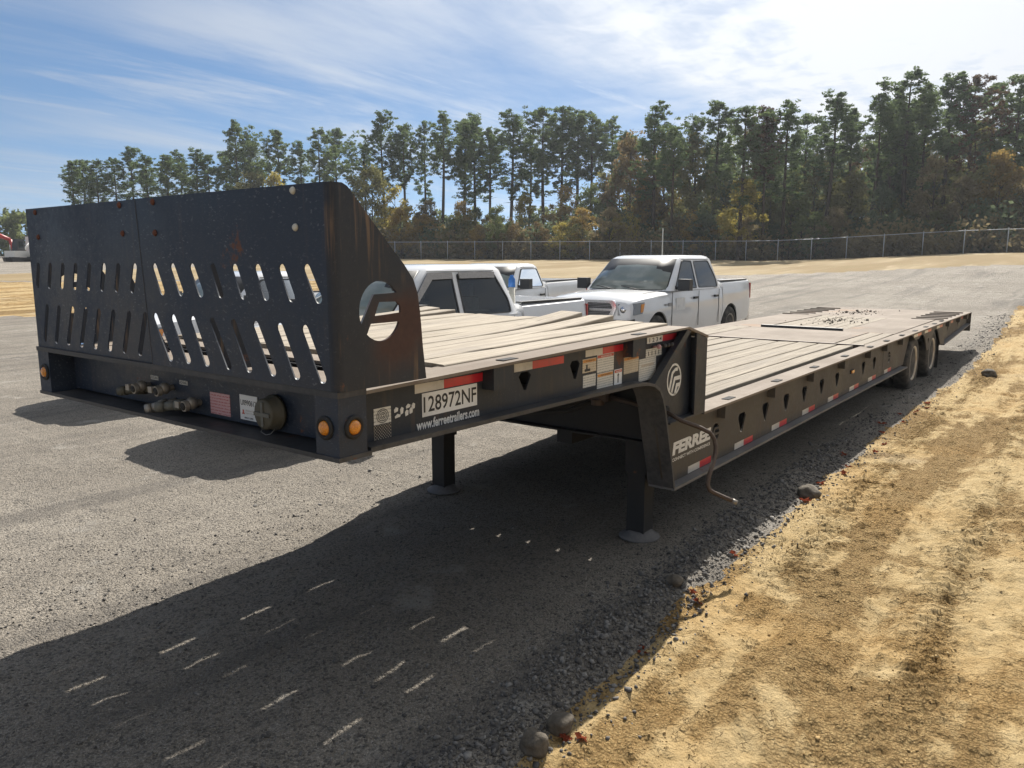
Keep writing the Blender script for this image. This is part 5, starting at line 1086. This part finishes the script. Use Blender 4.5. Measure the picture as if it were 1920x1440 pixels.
SHRUBS = [(61.7, 68.9, 5.9, 'green'), (60.5, 65.2, 5.1, 'olive'), (62.2, 64.9, 6.0, 'gold'), (61.6, 61.7, 7.7, 'gold'), (64.4, 62.1, 6.9, 'gold'), (64.6, 60.7, 7.1, 'gold'), (65.2, 59.0, 6.0, 'gold'), (64.3, 56.0, 6.8, 'olive'), (66.8, 55.9, 7.2, 'olive'), (64.1, 52.4, 5.8, 'gold'), (65.1, 51.9, 6.8, 'tan'), (67.1, 51.9, 6.7, 'brown'), (65.8, 49.3, 6.5, 'brown'), (67.5, 48.9, 5.1, 'green'), (66.7, 46.5, 6.0, 'brown'), (69.2, 46.7, 4.8, 'gold'), (68.1, 44.3, 5.9, 'yellow'), (69.0, 43.7, 6.6, 'olive'), (70.0, 42.9, 7.4, 'gold'), (70.0, 41.3, 4.8, 'green'), (69.8, 39.5, 7.4, 'tan'), (71.6, 39.4, 6.8, 'yellow'), (71.7, 38.0, 6.9, 'yellow'), (72.6, 37.3, 5.7, 'dark'), (71.6, 35.5, 5.0, 'dark'), (73.3, 34.5, 6.5, 'tan'), (74.0, 33.7, 6.5, 'tan'), (73.9, 32.1, 7.1, 'gold'), (73.0, 30.5, 6.6, 'dark'), (75.9, 30.1, 6.4, 'gold'), (76.0, 28.7, 6.5, 'green'), (73.1, 26.0, 6.2, 'tan'), (75.6, 25.5, 6.4, 'dark'), (76.3, 24.3, 5.5, 'dark'), (75.7, 22.8, 4.9, 'dark'), (75.7, 21.7, 6.2, 'green'), (74.7, 20.2, 6.5, 'green'), (78.7, 20.5, 4.4, 'dark'), (79.0, 19.5, 6.5, 'tan'), (78.9, 18.1, 5.0, 'tan'), (78.0, 16.4, 4.7, 'tan'), (80.2, 15.6, 4.8, 'gold'), (80.1, 14.7, 5.6, 'tan'), (80.2, 13.9, 5.4, 'green'), (79.8, 13.0, 5.6, 'tan'), (76.7, 11.5, 5.6, 'dark'), (79.7, 10.8, 6.5, 'olive'), (79.7, 9.5, 4.8, 'dark'), (78.3, 8.4, 4.4, 'dark'), (78.6, 7.6, 4.3, 'olive'), (81.6, 6.8, 5.5, 'gold'), (79.8, 5.6, 5.9, 'dark'), (80.5, 4.9, 6.5, 'green'), (82.1, 4.2, 6.5, 'dark')]
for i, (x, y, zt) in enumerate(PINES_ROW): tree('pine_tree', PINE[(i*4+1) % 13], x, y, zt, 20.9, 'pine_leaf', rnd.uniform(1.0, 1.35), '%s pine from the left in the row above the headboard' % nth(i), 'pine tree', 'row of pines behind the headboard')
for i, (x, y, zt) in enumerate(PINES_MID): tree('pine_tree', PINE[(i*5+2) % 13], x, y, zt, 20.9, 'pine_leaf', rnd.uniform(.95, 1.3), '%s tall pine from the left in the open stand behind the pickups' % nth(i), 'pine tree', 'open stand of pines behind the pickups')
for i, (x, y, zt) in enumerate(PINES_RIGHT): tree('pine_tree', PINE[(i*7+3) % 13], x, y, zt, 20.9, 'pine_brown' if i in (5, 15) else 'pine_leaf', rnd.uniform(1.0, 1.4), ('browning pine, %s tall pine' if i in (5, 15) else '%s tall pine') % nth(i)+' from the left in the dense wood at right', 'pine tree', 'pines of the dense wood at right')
BROADLEAF += [(90.4, 36.1, 15.8, 'olive'), (88.7, 32.3, 16.1, 'dark'), (84.3, 27.3, 13.7, 'green'), (86.3, 23.9, 12.8, 'olive'), (91.0, 23.6, 14.1, 'dark'), (93.8, 20.7, 14.2, 'brown'), (99.8, 20.6, 16.3, 'green'), (92.1, 16.8, 15.5, 'dark'), (93.8, 15.3, 14.8, 'olive'), (106.1, 14.0, 16.9, 'green'), (95.1, 10.1, 16.0, 'olive'), (110.6, 10.1, 18.4, 'brown'), (105.9, 7.6, 16.6, 'green'), (107.9, 6.0, 16.1, 'olive'), (79.6, 44.0, 12.4, 'green'), (80.7, 41.6, 10.8, 'dark'), (76.3, 45.8, 10.7, 'green'), (64.1, 49.7, 7.7, 'green'), (66.4, 56.7, 8.4, 'gold'), (72.4, 59.5, 8.1, 'dark')]
CN = dict(olive='olive green', yellow='bright yellow', tan='tan brown', brown='golden brown', gold='gold orange', green='green', dark='dark green')
cnt = {}
for i, (x, y, zt, k) in enumerate(sorted(BROADLEAF, key=lambda q: math.atan2(q[0]+1.9, q[1]+2.2))):
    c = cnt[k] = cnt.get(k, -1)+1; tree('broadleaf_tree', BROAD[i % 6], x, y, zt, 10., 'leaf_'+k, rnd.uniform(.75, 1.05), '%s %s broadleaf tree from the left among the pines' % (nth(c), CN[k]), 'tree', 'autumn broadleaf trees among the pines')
cnt = {}
for i, (x, y, zt, k) in enumerate(SHRUBS):
    c = cnt[k] = cnt.get(k, -1)+1; tree('shrub', BUSH[i % 5], x, y, zt, 10., 'leaf_'+k, rnd.uniform(.9, 1.4), '%s %s shrub from the left behind the chain link fence' % (nth(c), CN[k]), 'shrub', 'shrubs behind the fence')
def wood_mass(name, spots, mat, label, seed, size=.34):
    g = np.random.default_rng(seed); C, TN = [], []
    for x, y, h, w, m in spots:
        z0 = tz(x, y); k = 6+int(h*1.2)
        for _ in range(k):
            c = np.array([x+g.normal(0, w), y+g.normal(0, w), z0+h*g.random()**.8]); n = m; o = g.normal(0, 1, (n, 3)); o /= np.linalg.norm(o, axis=1)[:, None]; o *= 1.2*g.random((n, 1))**.4
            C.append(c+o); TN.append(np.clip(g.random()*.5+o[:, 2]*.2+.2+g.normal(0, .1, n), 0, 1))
    return tag(link(name, leaf_mesh(name, np.concatenate(C), size, .7, seed, np.concatenate(TN)), MAT[mat]), label, None, None, 'stuff')
g0 = random.Random(5)
wood_mass('woodland', [(g0.uniform(100, 122), y, g0.uniform(8, 14), 1.6, 34) for y in np.arange(-24, 52, 1.5)], 'leaf_dark', 'dark woodland mass behind the right hand trees', 61)
wood_mass('woodland', [(g0.uniform(84, 92), y, g0.uniform(3, 8), 1.4, 30) for y in np.arange(-6, 46, 1.6)], 'leaf_olive', 'olive undergrowth between the right hand trunks', 62)
fxl = lambda y: float(np.interp(y, [-6, 4.4, 28.5, 60.7, 80], [72.3, 71.9, 71.4, 59.7, 56.9]))
wood_mass('undergrowth', [(fxl(y)+g0.uniform(1.5, 7), y, g0.uniform(.8, 3.0), .8, 36) for y in np.arange(-6, 78, .8)], 'leaf_tan', 'tan and brown undergrowth along the foot of the fence', 65, .2)
wood_mass('undergrowth', [(fxl(y)+g0.uniform(4, 12), y, g0.uniform(1.5, 4.5), 1.0, 36) for y in np.arange(-6, 78, .9)], 'leaf_dark', 'dark green undergrowth behind the fence', 66, .22)
wood_mass('woodland', [(150+g0.uniform(-8, 8)-.2*y, y*1.0, g0.uniform(6, 11), 2.2, 34) for y in np.arange(60, 200, 2.6)], 'leaf_green', 'far green tree line seen between the pine trunks', 63, .5)
wood_mass('woodland', [(44+t_*1.1, 160-t_*.12+g0.uniform(-4, 4), g0.uniform(6.5, 8.5), 1.8, 40) for t_ in np.arange(-50, 24, 2.0)], 'leaf_green', 'round topped tree line at the far left edge', 64, .4)

# ------------------------------------------------------------------ machines at the far left
def base(x, y): return (x, y, tz(x, y))
M1 = empty('mini_excavator', base(33.6, 91.6), R(20), 'white compact digger with black glazed cab at far left', 'digger')
def mp(mb, n, m, e, bev=0): return mb.build(n, MAT[m], e, bev)
for s in (-.6, .6): mp(MB().hexa([(-1.0,s-.18,0),(1.0,s-.18,0),(1.0,s+.18,0),(-1.0,s+.18,0),(-1.15,s-.18,.45),(1.15,s-.18,.45),(1.15,s+.18,.45),(-1.15,s+.18,.45)]), 'track', 'machine_dark', M1, .08)
mp(MB().box((-.9,-.7,.5),(1.0,.7,1.15)), 'engine_house', 'machine_white', M1, .10); cb = mp(MB().hexa([(-.5,-.65,1.1),(.5,-.65,1.1),(.5,.1,1.1),(-.5,.1,1.1),(-.35,-.6,2.4),(.45,-.6,2.4),(.45,.05,2.4),(-.35,.05,2.4)]), 'cab', 'machine_dark', M1, .06)
mp(MB().box((-.25,-.665,1.4),(.3,-.655,2.15)), 'cab_window', 'glass', cb); mp(MB().tube([(.9,.3,1.0),(1.9,.3,2.0),(2.6,.3,1.2)], [.14,.12,.08], 6), 'boom', 'machine_white', M1); mp(MB().tube([(2.6,.3,1.2),(2.5,.3,.5)], [.08,.06], 6), 'dipper_arm', 'machine_white', M1)
M2 = empty('excavator', base(30.3, 97.6), R(-42), 'red excavator with long arched boom at the left edge', 'excavator')
for s in (-1., 1.): mp(MB().hexa([(-1.8,s-.3,0),(1.8,s-.3,0),(1.8,s+.3,0),(-1.8,s+.3,0),(-2,s-.3,.8),(2,s-.3,.8),(2,s+.3,.8),(-2,s+.3,.8)]), 'track', 'machine_dark', M2, .1)
mp(MB().box((-2.0,-1.3,.9),(1.2,1.3,1.9)), 'engine_house', 'machine_red', M2, .1); mp(MB().box((.1,-1.3,1.9),(1.4,-.3,2.9)), 'cab', 'machine_dark', M2, .08)
mp(MB().tube([(1.2,.1,1.6),(2.4,.1,2.9),(3.6,.1,3.0),(5.0,.1,2.4)], [.3,.32,.28,.18], 8), 'boom', 'machine_red', M2); mp(MB().tube([(5.0,.1,2.4),(5.3,.1,.8)], [.2,.14], 8), 'dipper_arm', 'machine_red', M2); mp(MB().box((4.9,-.4,.2),(5.6,.6,.9)), 'bucket', 'machine_dark', M2, .08)
M3 = empty('tank_trailer', base(35.2, 90.6), R(35), 'small white tank trailer beside the compact digger', 'tank trailer')
mp(MB().lathe([(.05,-.9),(.42,-.8),(.52,-.6),(.52,.6),(.42,.8),(.05,.9)], (0,0,.95), (1,0,0), 16), 'tank', 'machine_white', M3); mp(MB().box((-1.0,-.5,.40),(1.3,.5,.50)), 'frame', 'machine_dark', M3)
for s in (-.62, .62): mp(MB().lathe([(.05,-.1),(.28,-.1),(.32,-.06),(.32,.06),(.28,.1),(.05,.1)], (0,s,.32), (0,1,0), 16), 'wheel', 'tyre', M3)
M4 = empty('box_truck', base(39.5, 97), R(15), 'pale grey box truck parked behind the tank trailer', 'truck')
mp(MB().box((-2.5,-1.1,.9),(2.0,1.1,2.6)), 'box_body', 'machine_white', M4, .04); mp(MB().hexa([(2.05,-1,.7),(3.6,-1,.7),(3.6,1,.7),(2.05,1,.7),(2.05,-.9,2.2),(2.9,-.9,2.2),(2.9,.9,2.2),(2.05,.9,2.2)]), 'cab', 'machine_white', M4, .08); mp(MB().hexa([(3.0,-.85,2.1),(3.45,-.85,1.5),(3.47,.85,1.5),(3.02,.85,2.1),(3.04,-.85,2.12),(3.49,-.85,1.52),(3.51,.85,1.52),(3.06,.85,2.12)]), 'windscreen', 'glass', M4)
for xx in (-1.6, 2.8):
    for s in (-.95, .95): mp(MB().lathe([(.05,-.13),(.40,-.13),(.46,-.08),(.46,.08),(.40,.13),(.05,.13)], (xx,s,.46), (0,1,0), 16), 'wheel', 'tyre', M4)
mp(MB().box((-2.5,-.5,.55),(3.4,.5,.88)), 'chassis', 'machine_dark', M4)

# ------------------------------------------------------------------ thin haze volume over the whole place, added to lighten the trees
t = bpy.data.materials.new('haze_air'); t.use_nodes = True; nt = t.node_tree; nt.nodes.clear()
vo = nt.nodes.new('ShaderNodeVolumePrincipled'); vo.inputs['Color'].default_value = (.86, .92, 1.0, 1); vo.inputs['Density'].default_value = 0.00034; vo.inputs['Anisotropy'].default_value = .35
ou = nt.nodes.new('ShaderNodeOutputMaterial'); nt.links.new(vo.outputs[0], ou.inputs['Volume'])
hz = MB().box((-160,-160,-2.5),(420,420,32)).build('haze', t); tag(hz, 'added pale haze veiling the yard and woods', None, None, 'stuff')
